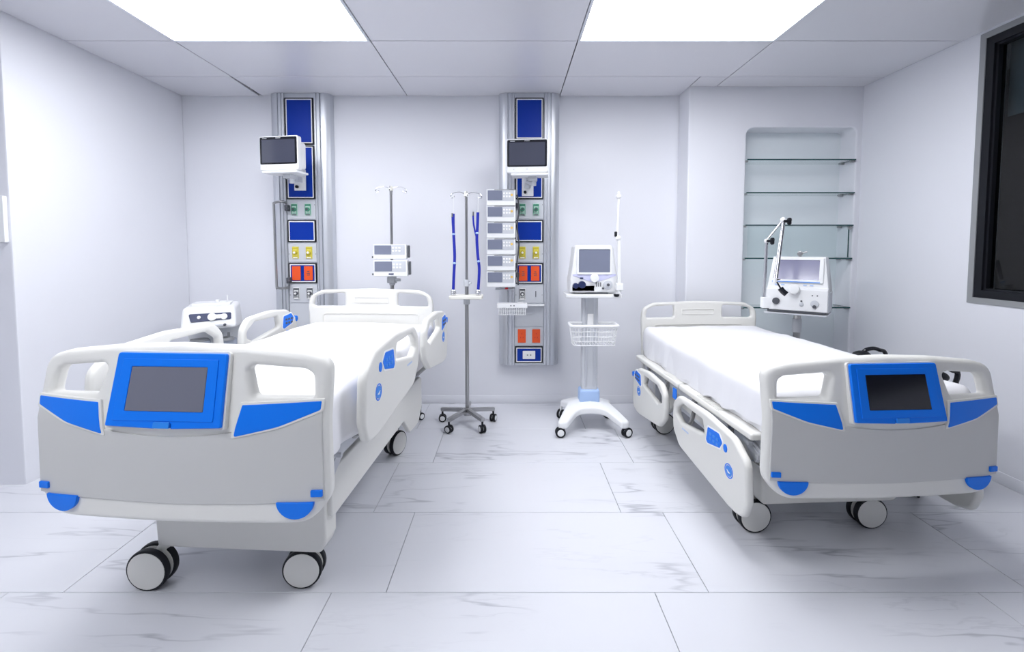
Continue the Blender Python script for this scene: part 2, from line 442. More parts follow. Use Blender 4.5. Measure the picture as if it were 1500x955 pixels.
for i in range(len(xs)-1):
    for j in range(len(ys)-1):
        x0, x1, y0, y1 = xs[i], xs[i+1], ys[j], ys[j+1]
        if any(x0 >= l[0]-.01 and x1 <= l[1]+.01 and y0 >= l[2]-.01 and y1 <= l[3]+.01 for l in LIGHTS): continue
        if x0 < GX[0]:
            if x1 <= -3.2 and y0 > YC-.3: continue
            if x0 > -3.3 and y0 > YC-.3: x0 = WL
        if y1 > WB-.01 and x0 >= GX[3]-.01: y1 = YA
        if y1 > WB-.01 and abs(x0-GX[2]) < .01:
            ctile(x0, XA, y0, y1); ctile(XA, x1, y0, YA); continue
        ctile(x0, x1, y0, y1)
lab = ['large square ceiling light panel above the left bed', 'large square ceiling light panel above the right bed',
       'added square ceiling light panel, unseen behind the photographer, on the left']
for l, lb in zip(LIGHTS, lab):
    cx, cy = (l[0]+l[1])/2, (l[2]+l[3])/2; sx, sy = l[1]-l[0], l[3]-l[2]
    t = thing('ceiling_light', lb, 'light', (cx, cy, CEIL))
    t['group'] = 'ceiling light panels'
    obj('frame', box(box(box(box(nb(), (0, sy/2-.008, 0.004), (sx-.004, .016, .02)), (0, -sy/2+.008, 0.004), (sx-.004, .016, .02)),
        (sx/2-.008, 0, 0.004), (.016, sy-.036, .02)), (-sx/2+.008, 0, 0.004), (.016, sy-.036, .02)), M['alu'], t)
    sbox('diffuser', (0, 0, 0.006), (sx-.032, sy-.032, 0.008), M['lens'], t)
# switch box on the wall corner at the left
a = P(10, 287, YC); b = P(10, 355, YC)
sw = thing('wall_control_box', 'white wall control box beside the left wall corner, cut by the frame', 'control box', (a.x-0.06, YC, (a.z+b.z)/2))
sbox('housing', (0, -0.012, 0), (0.12, 0.024, a.z-b.z), M['white'], sw, bev=0.004)
sbox('rocker', (0, -0.027, 0), (0.06, 0.01, (a.z-b.z)*.5), M['paper'], sw, bev=0.003)

# ------------------------------------------------------------------ casters
def caster(parent, x, y, r, w, gap, ang, top, cover='plastic', fork='plastic', single=False, rim=None, stem=(0, 0)):
    """twin-wheel caster, axle along local Y; the fork is the part, tyres and covers are its sub-parts"""
    bm = nb()
    cyl(bm, (0, 0, r*1.1), (stem[0], stem[1], top), r*0.26, n=16)
    if not single:
        box(bm, (0, 0, r*1.0), (r*1.1, gap*0.85, r*1.3), bev=r*0.18)
    else:
        box(bm, (0, -w*0.62, r*1.15), (r*0.5, 0.005, r*1.1), bev=0.001); box(bm, (0, w*0.62, r*1.15), (r*0.5, 0.005, r*1.1), bev=0.001)
        box(bm, (0, 0, r*1.95), (r*1.5, w*1.5, r*0.5), bev=r*0.2)
    f = obj('caster', bm, M[fork], parent, (x, y, 0), (0, 0, ang), wn=True)
    tm = nb(); cm = nb()
    for s in ((0,) if single else (-1, 1)):
        yc = s*(gap/2+w/2)
        cyl(tm, (0, yc-w/2, r), (0, yc+w/2, r), r, n=36, bev=w*0.22)
        cyl(cm, (0, yc-w/2-0.002, r), (0, yc+w/2+0.002, r), r*(0.90 if r > 0.05 else 0.66), n=36, bev=0.002)
        if single: cyl(cm, (0, yc-w/2-0.004, r), (0, yc+w/2+0.004, r), r*0.25, n=12)
    obj('tyre', tm, M['black'], f, ang=50); obj('wheel_cover', cm, M[cover], f, ang=30)
    return f

# ------------------------------------------------------------------ beds
def bumpf(x, z):
    """plan curve and crest of the foot board, z measured from its bottom"""
    B = 0.022*max(0, 1-(x/0.47)**2); Z = z
    y = 0.027*(x/0.49)**2
    if Z < 0.350: g = max(0.0, (Z-0.06)/0.29); return y-B*g*g*(3-2*g)
    return y-B+0.21*(Z-0.350)
def make_bed(label, loc, rz, dz, L, raised, mtop, mhalf, casters, cover_x, sheet_seed, fbp, mx, dh, rx):
    t = thing('hospital_bed', label, 'bed', loc, rz, 'hospital beds')
    z0 = 0.395+dz
    # foot board ------------------------------------------------------
    out = rpoly([(-0.43, 0.012, 0.20), (0.43, 0.012, 0.20), (0.497, 0.10, 0.10), (0.490, 0.55, 0.085), (0.40, 0.575, 0.10), (0.2, 0.598, 0.3), (0, 0.606, 0.3), (-0.2, 0.598, 0.3), (-0.40, 0.575, 0.10), (-0.490, 0.55, 0.085), (-0.497, 0.10, 0.10)], 8)
    hole = [(0.262, 0.437, 0.02), (0.445, 0.430, 0.012), (0.437, 0.505, 0.03), (0.41, 0.522, 0.03), (0.255, 0.538, 0.02), (0.236, 0.525, 0.015)]
    holeL = [(-x, y, r) for x, y, r in hole][::-1]
    fb = plate('footboard', [out, rpoly(hole), rpoly(holeL)], 0.055, M['plastic'], t, bev=0.020, bres=4, cutx=26, cutz=22, bend=bumpf, y0=0.055, loc=fbp)
    fb.scale = (0.988, 1, 0.957)
    def patch(name, lp, m, th=0.008, bev=0.002, y0=0.004, cx=8, cz=4, label=None):
        return plate(name, [lp], th, m, fb, bev=bev, cutx=cx, cutz=cz, bend=bumpf, y0=y0, label=label)
    # grey lower panel with a smiling upper edge
    up = []
    for i in range(25):
        x = 0.478-0.956*i/24; up.append((x, 0.405-0.088*max(0, 1-(x/0.478)**2)**0.9))
    patch('front_panel', [(-0.482, 0.095), (-0.40, 0.088), (0, 0.082), (0.40, 0.088), (0.482, 0.095)]+up, M['panelgrey'], th=0.010, bev=0.003, y0=0.005, cx=26, cz=12)
    for s in (1, -1):
        q = [(0.238*s, 0.418, 0.004), (0.476*s, 0.424, 0.004), (0.474*s, 0.396, 0.008), (0.35*s, 0.348, 0.3), (0.216*s, 0.318, 0.006)]
        w_ = [(0.230*s, 0.425, 0.004), (0.482*s, 0.431, 0.004), (0.480*s, 0.390, 0.008), (0.35*s, 0.341, 0.3), (0.206*s, 0.311, 0.006)]
        if s < 0: q = q[::-1]; w_ = w_[::-1]
        patch('accent_trim', rpoly(w_), M['plastic'], th=0.012, y0=0.004)
        patch('accent_panel', rpoly(q), M['blue'], th=0.014, y0=0.0045, label='blue wedge-shaped accent panel')
        h = [(s*(0.392+0.058*math.cos(a)), 0.093-0.056*math.sin(a)) for a in [PI*i/16 for i in range(17)]]
        if s < 0: h = h[::-1]
        patch('corner_bumper', h, M['blue'], th=0.016, y0=0.004, cx=4, cz=3, label='blue half-moon corner bumper')
        e = rrect(s*0.460, 0.122, 0.036, 0.022, 0.003)
        patch('side_mark', e, M['blue'], th=0.016, y0=0.004, cx=2, cz=1, label='small blue side bar')
    # screen console: a flat block leaning back
    con = plate('screen_console', [rpoly([(-0.187, 0, .006), (-0.028, -0.006, .002), (-0.028, 0.010, .002), (0.028, 0.010, .002), (0.028, -0.006, .002), (0.187, 0, .006), (0.180, 0.232, .010), (-0.180, 0.232, .010)])], 0.04, M['blue'], fb, bev=0.004, loc=(0.004, -0.029, 0.352), rot=(R(-13.5), 0, 0), y0=0.025, label='blue screen surround')
    co = con
    for nm, lp, th, m_, yy in (
        ('console_trim', [rpoly([(-0.193, -0.007, .01), (0.193, -0.007, .01), (0.186, 0.238, .014), (-0.186, 0.238, .014)])], 0.03, M['plastic'], 0.026),
        ('console_frame', [rpoly([(-0.163, 0.018, .004), (0.163, 0.018, .004), (0.157, 0.212, .004), (-0.157, 0.212, .004)]), rpoly([(-0.128, 0.047, .003), (0.128, 0.047, .003), (0.125, 0.188, .003), (-0.125, 0.188, .003)])], 0.028, M['blue'], 0.010),
        ('screen', [rpoly([(-0.127, 0.048, .003), (0.127, 0.048, .003), (0.124, 0.187, .003), (-0.124, 0.187, .003)])], 0.008, M['screenrefl' if raised else 'screen'], -0.0095),
        ('latch', [rrect(0, 0.006, 0.052, 0.020, 0.003)], 0.02, M['blue2'], 0.0)):
        plate(nm, lp, th, m_, fb, bev=0.0015, y0=yy, loc=(0.004, -0.029, 0.352), rot=(R(-13.5), 0, 0))
    # head board ------------------------------------------------------
    hout = rpoly([(-0.435, 0, 0.03), (0.435, 0, 0.03), (0.452, 0.42, 0.03), (0.445, 0.50, 0.07), (0.36, 0.545, 0.12), (0, 0.555, 0.5), (-0.36, 0.545, 0.12), (-0.445, 0.50, 0.07), (-0.452, 0.42, 0.03)])
    hh = [(0.19, 0.43, .02), (0.42, 0.43, .02), (0.405, 0.50, .03), (0.34, 0.518, .02), (0.19, 0.525, .02)]
    hs = [hout, rpoly(hh), rpoly([(-a_, b_, c_) for a_, b_, c_ in hh][::-1])]
    hb = plate('headboard', hs, 0.04, M['plastic'], t, bev=0.014, bres=3, y0=0.04, loc=(0, L, 0.49+dz), cutx=8, bend=lambda x, z: -0.03*(x/0.45)**2)
    plate('headboard_recess', [rrect(0, 0.475, 0.26, 0.045, 0.012), rrect(0, 0.475, 0.245, 0.030, 0.008)], 0.006, M['plastic'], hb, bev=0.001, y0=0.001)
    plate('headboard_recess', [rrect(0, 0.20, 0.70, 0.36, 0.03), rrect(0, 0.20, 0.69, 0.35, 0.026)], 0.006, M['plastic'], hb, bev=0.001, y0=0.001, cutx=8, bend=lambda x, z: -0.03*(x/0.45)**2)
    # deck, frame ------------------------------------------------------
    zd = 0.60+dz+(0 if raised else 0.02)
    bm = nb()
    box(bm, (0, (0.10+L)/2, zd+0.012), (0.86, L-0.16, 0.03), bev=0.008)
    obj('mattress_deck', bm, M['grey'], t, wn=True)
    for s in (-1, 1):
        bm = nb()
        for (ya, yb) in ((0.10, 0.86), (0.875, L-0.05)):
            box(bm, (s*dh, (ya+yb)/2, zd+0.010), (0.07, yb-ya, 0.034), bev=0.012, seg=3)
        obj('deck_edge', bm, M['plastic'], t, wn=True)
        bm = nb()
        for k in range(14):
            yy = 0.40+k*0.018; box(bm, (s*(dh+.003), yy, zd+0.0285), (0.05, 0.008, 0.006), bev=0.002)
        for k in range(10):
            yy = 0.95+k*0.018; box(bm, (s*(dh+.003), yy, zd+0.0285), (0.05, 0.008, 0.006), bev=0.002)
        obj('grip_ridges', bm, M['plastic'], t)
        bm = box(nb(), (s*0.40, (0.08+L)/2, zd-0.055), (0.045, L-0.12, 0.07), bev=0.006)
        obj('side_frame', bm, M['lgrey'], t, wn=True)
        # swing arms of the side rails and small fittings
        bm = nb()
        for yy in (0.34, 0.74, L-0.55, L-0.2):
            zt = zd-0.05; zb = (zd+0.02) if raised else (zd-0.22)
            tube(bm, [(s*0.42, yy+0.05, zt), (s*0.46, yy+0.02, (zt+zb)/2-0.02), (s*(rx-.02), yy, zb)], 0.012, 8)
            ball(bm, (s*0.43, yy+0.05, zt), 0.018)
        obj('rail_arm', bm, M['steel'], t)
        plate('cpr_tag', [rpoly([(-0.028, 0, .012), (0.028, 0, .012), (0.022, 0.065, .008), (-0.022, 0.065, .008)])], 0.006, M['blue'], t, bev=0.001,
              loc=(s*(dh+.037), 0.90, zd-0.075), rot=(0, 0, s*PI/2), label='small blue release tag')
    bm = nb()
    for yy in (0.14, 0.6, 1.1, L-0.1): box(bm, (0, yy, zd-0.05), (0.80, 0.05, 0.05), bev=0.005)
    # scissor lift legs
    for s in (-1, 1):
        box(bm, (s*0.20, 0.62, (0.30+zd)/2-0.02), (0.05, 0.05, zd-0.24), (R(-35), 0, 0), 0.006)
        box(bm, (s*0.20, 1.28, (0.30+zd)/2-0.02), (0.05, 0.05, zd-0.24), (R(-35), 0, 0), 0.006)
    obj('lift_frame', bm, M['grey'], t, wn=True)
    bm = nb()
    for s in (-1, 1):
        box(bm, (s*0.41, 0.16, zd-0.06), (0.05, 0.10, 0.012), (R(14), 0, 0), 0.002)
        box(bm, (s*0.42, 0.22, zd-0.085), (0.02, 0.13, 0.05), (R(30), 0, 0), 0.004)
        cyl(bm, (s*0.40, 0.13, zd-0.09), (s*0.455, 0.13, zd-0.09), 0.013); cyl(bm, (s*0.40, 0.20, zd-0.055), (s*0.455, 0.20, zd-0.055), 0.010)
    obj('hinge_bracket', bm, M['lgrey'], t, wn=True)
    # base ------------------------------------------------------------
    x0, x1 = cover_x
    zc1 = min(0.36, z0+0.05)
    cm = plate('base_end_cover', [rpoly([(x0+0.01, 0.152, .02), (x1-0.02, 0.152, .03), (x1, 0.20, .03), (x1, zc1, 0), (x0, zc1, 0)])], 0.10, M['plastic'], t, bev=0.012, bres=3, y0=0.30)
    tube(bm := nb(), smoothpath([(x0+0.11, 0.196, zc1-0.01), (x0+0.16, 0.194, zc1-0.028), ((x0+x1)/2, 0.193, zc1-0.036), (x1-0.16, 0.194, zc1-0.028), (x1-0.11, 0.196, zc1-0.01)], 4), 0.003, 6)
    obj('cover_ridge', bm, M['lgrey'], cm)
    bm = nb()
    ct = min(0.47, zd-0.10)
    for s, xe in ((-1, x0), (1, x1)):
        pts = rpoly([(0.22, 0.280, .03), (1.20, 0.305, .05), (1.33, 0.185, .04), (1.53, 0.175, .05), (1.62, 0.26, .05), (1.62, ct, .05), (0.22, ct, .03)])
        q = plate_mesh('q', [pts], 0.03, 0.008)
        bmesh.ops.transform(q, matrix=Matrix.Translation((xe-s*0.012, 0, 0)) @ Matrix.Rotation(PI/2, 4, 'Z'), verts=q.verts)
        merge(bm, q)
    obj('base_side_cover', bm, M['plastic'], t, wn=True)
    bm = box(nb(), ((x0+x1)/2, 0.90, 0.30), (x1-x0-0.04, 1.3, 0.06), bev=0.01)
    box(bm, ((x0+x1)/2, 1.50, 0.28), (x1-x0, 0.12, 0.13), bev=0.02)
    obj('base_frame', bm, M['lgrey'], t, wn=True)
    for (cx, cy, ca, cr, st) in casters: caster(t, cx, cy, cr, 0.026, 0.022, ca, 0.20, stem=st)
    # side rails ------------------------------------------------------
    def rail(side, ya, ln, zb, flip):
        """flip: the head-end rail is the mirror of the foot-end one"""
        pts = [(0.0, 0.10, .05), (0.03, 0.015, .05), (0.10, 0.0, .05), (0.16, 0.0, .04), (ln-0.10, 0.055, .08), (ln-0.012, 0.135, .08), (ln, 0.22, .05), (ln-0.01, 0.31, .06), (ln-0.07, 0.372, .09), (ln*0.5, 0.388, .5), (0.13, 0.365, .09), (0.015, 0.29, .08)]
        a0 = ln-0.40
        hl = [(a0, 0.262, .02), (a0+0.02, 0.335, .02), (ln-0.13, 0.337, .03), (ln-0.05, 0.285, .03), (ln-0.055, 0.245, .02), (ln-0.12, 0.215, .02)]
        pn = [(a0-0.19, 0.300, .014), (a0-0.165, 0.262, .014), (a0-0.045, 0.235, .012), (a0-0.03, 0.25, .01), (a0-0.045, 0.325, .014), (a0-0.155, 0.335, .018)]
        if ln < 0.75: pn = [(p[0]*0.9+0.02, p[1], p[2]) for p in pn]
        dt = circ(a0-0.215, 0.285, 0.017, 16, 0.021)
        ec = (0.15, 0.185)
        def mp(l, r=True):
            # along-bed coordinate u becomes local x of a plate whose front faces outward
            o_ = []
            for p in l:
                u = p[0]
                if flip: u = ln-u
                o_.append((u if side > 0 else -u, *p[1:]))
            if (flip) != (side < 0): o_ = o_[::-1]
            return o_
        rot = (0, 0, side*PI/2)
        r = plate('side_rail', [rpoly(mp(pts)), rpoly(mp(hl))], 0.038, M['plastic'], t, bev=0.016, bres=4, y0=0.019, loc=(side*rx, ya, zb), rot=rot)
        r.scale = (1, 1, 0.95 if raised else 0.91)
        # finger-grip lip round the opening
        plate('control_surround', [rpoly([(x*1, y, c) for x, y, c in mp([(pn[i][0]+(0.008 if pn[i][0] > a0-0.1 else -0.008), pn[i][1]+(0.007 if pn[i][1] > .29 else -0.007), pn[i][2]) for i in range(6)])])], 0.041, M['paper'], r, bev=0.001, y0=0.0205)
        plate('control_panel', [rpoly(mp(pn))], 0.044, M['blue'], r, bev=0.002, y0=0.022, label='blue control keypad')
        km = nb()
        for i in range(3):
            for j in range(2):
                kx = a0-0.145+i*0.034; kz = 0.272+j*0.026
                kk = plate_mesh('k', [mp(rrect(kx, kz, 0.022, 0.014, 0.003, 2))], 0.047, 0.001, y0=0.0235); merge(km, kk)
        obj('keypad_buttons', km, M['blue2'] if not flip else M['dgrey'], r)
        plate('nurse_call_button', [mp(dt)], 0.044, M['blue'], r, bev=0.002, y0=0.022, label='small round blue button')
        ex, ez = ec
        em = plate('emblem', [mp(circ(ex, ez, 0.036, 28)), mp(circ(ex, ez, 0.031, 28))], 0.0405, M['blue'], r, y0=0.0203, label='round blue emblem')
        plate('emblem_disc', [mp(circ(ex, ez, 0.027, 28))], 0.0405, M['blue2'], r, y0=0.0203)
        sw_ = plate_mesh('s', [mp(rpoly([(ex-0.018, ez-0.006, .004), (ex+0.004, ez-0.012, .004), (ex+0.019, ez+0.006, .003), (ex+0.003, ez-0.002, .004)]))], 0.042, 0, y0=0.021)
        obj('emblem_mark', sw_, M['paper'], r)
        if not flip:
            lm = nb()
            for i in range(7): merge(lm, plate_mesh('l', [mp(rrect(ln-0.22+i*0.012, 0.19, 0.007, 0.010, 0.002, 1))], 0.0395, 0, y0=0.0198))
            obj('maker_lettering', lm, M['lightblue'], r)
        return r
    if raised:
        for s in (1, -1): rail(s, 0.17, 0.79, 0.578, False); rail(s, 1.11, 0.64, 0.565, True)
    else:
        for s in (1, -1): rail(s, 0.05, 0.80, 0.150, False); rail(s, 0.97, 0.63, 0.140, True)
    # mattress ----------------------------------------------------------
    zb = zd+0.02; H = mtop-zb; y0, y1 = fbp[1]+0.12, L-0.02
    def body(grow, zlo, seed, hem):
        bm = nb(); NL = 70; rings = []
        sec = rpoly([(-mhalf-grow, zlo, 0.01), (mhalf+grow, zlo, 0.01), (mhalf+grow, mtop+grow, 0.055), (-mhalf-grow, mtop+grow, 0.055)], 7)
        # resample the outline evenly
        n = 90; per = [Vector(p) for p in sec]; per.append(per[0]); ln = [0]
        for i in range(len(per)-1): ln.append(ln[-1]+(per[i+1]-per[i]).length)
        pts = []
        for k in range(n):
            d = ln[-1]*k/n; i = max(j for j in range(len(ln)-1) if ln[j] <= d)
            pts.append(per[i].lerp(per[i+1], (d-ln[i])/max(1e-9, ln[i+1]-ln[i])))
        for j in range(NL+1):
            v = j/NL; yy = y0+(y1-y0)*v; e = min(v, 1-v)*(y1-y0)
            inset = 0.04*(1-min(1, e/0.04))**2
            rr = []
            for p in pts:
                x, z = p.x, p.y
                sx = (abs(x)-0)/(mhalf+grow); x *= 1-inset/(mhalf); z = z-inset*0.8*max(0, (z-zlo)/(mtop-zlo))
                nv = Vector((x*3, yy*3+seed, z*3))
                w1 = noise.noise(nv)*0.012+noise.noise(nv*2.3)*0.005+(0 if raised else abs(noise.noise(Vector((x*2+yy*3, yy*6-x*9, seed))))*0.010)
                if sx > 0.96 and z < mtop-0.01:      # hanging side: vertical folds that grow towards the hem
                    k = (mtop-z)/(mtop-zlo)
                    x += math.copysign((noise.noise(Vector((0, yy*9+seed, x)))*0.022+noise.noise(Vector((1, yy*26+seed, z*2)))*0.010)*k+0.008*k, x)
                    if hem: z += noise.noise(Vector((3, yy*7, seed+x)))*0.03*k*k
                else: z += w1*(1 if z > (zlo+mtop)/2 else 0)
                rr.append(bm.verts.new((x+mx, yy, z)))
            rings.append(rr)
        for j in range(NL):
            for i in range(n): bm.faces.new((rings[j][i], rings[j][(i+1) % n], rings[j+1][(i+1) % n], rings[j+1][i]))
        bm.faces.new(rings[0][::-1]); bm.faces.new(rings[-1]); return bm
    mt = obj('mattress', body(0.0, zb, sheet_seed, False), M['sheet'], t, ang=60)
    obj('bed_sheet', body(0.007, zb+0.012 if not raised else zb-0.035, sheet_seed+5, True), M['sheet'], mt, ang=60, label='white sheet tucked over the mattress')
    return t
bedL = make_bed('white hospital bed on the left with all four side rails raised', (-1.105, 1.585, 0), R(-3.6), 0.0, 1.79, True, 0.80, 0.445,
         [(-0.315, 0.195, R(3), 0.081, (0.06, 0.04)), (0.275, 0.245, R(8), 0.075, (0.03, 0.03)), (-0.300, 1.42, R(30), 0.077, (0, 0)), (0.27, 1.44, R(70), 0.077, (0, 0))],
         (-0.31, 0.385), 2.0, (0.054, -0.13, 0.446), 0.015, 0.415, 0.540)
bedR = make_bed('white hospital bed on the right with its side rails lowered', (1.545, 1.93, 0), R(3.2), -0.118, 1.70, False, 0.735, 0.44,
         [(-0.385, 0.27, R(0), 0.077, (0.03, 0.03)), (0.185, 0.27, R(-3), 0.075, (-0.03, 0.03)), (-0.36, 1.45, R(5), 0.077, (0, 0)), (0.30, 1.45, R(20), 0.077, (0, 0))],
         (-0.385, 0.285), 9.0, (-0.047, -0.10, 0.321), 0.0, 0.465, 0.520)

# ------------------------------------------------------------------ bed head columns
def column(label, xc, zb, rows, rail_tube, extras):
    """aluminium wall column; xc = centre, front face about 9 cm off the wall"""
    t = thing('service_column', label, 'wall panel', (xc, WB, zb), 0, 'wall service columns')
    H = CEIL-zb-0.002
    prof = [(-0.25, 0), (-0.25, -0.035), (-0.242, -0.06), (-0.225, -0.078), (-0.20, -0.088), (-0.180, -0.09), (-0.176, -0.078), (-0.170, -0.078), (-0.166, -0.094), (-0.150, -0.094), (-0.147, -0.084), (-0.139, -0.084), (-0.136, -0.094), (-0.124, -0.094), (-0.120, -0.082)]
    prof = prof+[(-x, y) for x, y in prof[::-1]]
    bm = nb(); lo = [bm.verts.new((x, y, 0)) for x, y in prof]; hi = [bm.verts.new((x, y, H)) for x, y in prof]
    k = len(prof)
    for i in range(k): bm.faces.new((lo[i], lo[(i+1) % k], hi[(i+1) % k], hi[i]))
    bm.faces.new(lo[::-1]); bm.faces.new(hi)
    obj('column_profile', bm, M['alu'], t, ang=25)
    YF = WB-0.09
    def zz(py): return P(760, py, YF).z-zb
    for kind, a, b in rows:
        z1, z0_ = zz(a), zz(b); zc = (z0_+z1)/2; h = z1-z0_; W = 0.232
        if kind.startswith('blue'):
            f = plate('blue_module', [rrect(0, zc, W, h-0.003, 0.003)], 0.012, M['black'], t, bev=0.001, y0=-0.083, label='dark blue front panel with black and white border')
            plate('white_border', [rrect(0, zc, W-0.020, h-0.023, 0.002), rrect(0, zc, W-0.034, h-0.037, 0.002)], 0.003, M['paper'], f, y0=-0.0945)
            plate('blue_face', [rrect(0, zc, W-0.036, h-0.039, 0.001)], 0.002, M['dblue'], f, y0=-0.0945)
            if 'orange' in kind:
                for s in (-1, 1):
                    q = plate('power_socket', [rrect(s*0.050, zc, 0.070, h-0.055, 0.003)], 0.008, M['orange'], t, bev=0.001, y0=-0.096, label='orange power socket')
                    d = nb()
                    for (dx, dzz, ww, hh) in ((0, 0.014, .018, .006), (0, -0.002, .026, .005), (-.004, -0.016, .010, .006), (.008, -.014, .005, .012)):
                        if s > 0 or 'both' in kind: box(d, (s*0.050+dx, -0.1045, zc+dzz), (ww, 0.002, hh))
                    if len(d.verts): obj('socket_holes', d, M['dgrey'], q)
                    else: d.free()
            if 'plug' in kind:
                q = plate('network_socket', [rrect(0, zc, 0.105, 0.068, 0.004)], 0.008, M['paper'], t, bev=0.001, y0=-0.096, label='white double network socket')
                d = nb(); box(d, (-0.012, -0.1045, zc), (0.010, 0.002, 0.008)); box(d, (0.014, -0.1045, zc), (0.010, 0.002, 0.008)); obj('socket_holes', d, M['dgrey'], q)
        else:
            f = plate('outlet_module', [rrect(0, zc, W, h-0.003, 0.003)], 0.008, M['lgrey'], t, bev=0.001, y0=-0.082)
            for s in (-1, 1):
                X = s*0.056
                if kind in ('green', 'yellow', 'white'):
                    if kind == 'white' and 'single' in extras and s > 0:
                        sbox('data_slot', (X, -0.093, zc), (0.006, 0.004, 0.05), M['dgrey'], t, bev=0.001); continue
                    mm = {'green': 'palegreen', 'yellow': 'yellow', 'white': 'paper'}[kind]; md = {'green': 'green', 'yellow': 'cream', 'white': 'dgrey'}[kind]
                    g = plate('gas_outlet', [rrect(X, zc, 0.052, 0.098, 0.004)], 0.010, M[mm], t, bev=0.002, y0=-0.089, label=kind+' gas outlet')
                    d = nb()
                    cyl(d, (X, -0.098, zc), (X, -0.118, zc), 0.017, n=18, bev=0.002)
                    box(d, (X, -0.100, zc+0.036), (0.040, 0.004, 0.014)); box(d, (X, -0.100, zc-0.030), (0.030, 0.004, 0.004))
                    for q in (-1, 1): box(d, (X+q*0.0215, -0.100, zc), (0.004, 0.004, 0.085))
                    obj('outlet_fitting', d, M[md if kind != 'yellow' else 'dyellow'], g)
                    d = nb(); cyl(d, (X, -0.118, zc), (X, -0.124, zc), 0.009, n=14); box(d, (X, -0.1, zc-0.042), (0.034, 0.005, 0.008)); obj('outlet_ring', d, M['paper'] if kind != 'green' else M['dgrey'], g)
                if kind == 'orange':
                    q = plate('power_socket', [rrect(s*0.060, zc, 0.066, 0.112, 0.003)], 0.010, M['orange'], t, bev=0.001, y0=-0.089, label='orange power socket')
                    d = nb()
                    for (dx, dzz) in ((0, 0.02), (-.010, -.012), (.010, -.012)): box(d, (s*0.06+dx, -0.0995, zc+dzz), (.005, .002, .010))
                    obj('socket_holes', d, M['red'], q)
    if 'shelf' in extras:
        z = zz(446); sbox('small_ledge', (0.03, -0.12, z), (0.19, 0.07, 0.012), M['white'], t, bev=0.003)
    if rail_tube:
        bm = nb(); z1, z0_ = zz(298), zz(421)
        x = -0.165
        tube(bm, smoothpath([(x+0.04, -0.09, z1), (x+0.045, -0.155, z1+0.01), (x-0.02, -0.165, z1-0.005), (x-0.025, -0.165, z1-0.06), (x-0.02, -0.165, z0_+0.06), (x-0.01, -0.165, z0_+0.005), (x+0.045, -0.155, z0_), (x+0.04, -0.09, z0_)], 6), 0.010, 10)
        obj('steel_hose_rail', bm, M['steel'], t)
        bm = nb()
        for z in (z1-0.04, z0_+0.06):
            box(bm, (x+0.06, -0.115, z), (0.03, 0.05, 0.05), bev=0.006); cyl(bm, (x+0.06, -0.14, z), (x+0.085, -0.155, z-0.01), 0.011)
        obj('rail_clamp', bm, M['dgrey'], t)
    # grey corner bracket lines: four screws
    bm = nb()
    for z in [zz(p) for p in (300, 372, 432)]:
        for s in (-1, 1): cyl(bm, (s*0.109, -0.089, z), (s*0.109, -0.092, z), 0.003, n=8)
    obj('screws', bm, M['dgrey'], t)
    return t, YF
zbot = P(775, 533, WB-0.05).z
colL, YF = column('aluminium wall service column behind the left bed', P(441, 300, WB-0.05).x+0.020, zbot,
    [('blue', 143, 212), ('blue', 213, 292), ('green', 293, 321), ('blue', 322, 355), ('yellow', 356, 384), ('blue_orange', 385, 415), ('white', 416, 443), ('blank', 444, 478), ('orange', 480, 505), ('blue_plug', 507, 532)], True, ())
colR, YF = column('aluminium wall service column beside the stack of infusion pumps', P(775, 300, WB-0.05).x, zbot,
    [('blue', 143, 205), ('blue', 206, 292), ('green', 293, 321), ('blue', 322, 355), ('yellow', 356, 384), ('blue_orange_both', 385, 416), ('white', 417, 444), ('blank', 446, 478), ('orange', 479, 505), ('blue_plug', 507, 532)], False, ('shelf', 'single'))
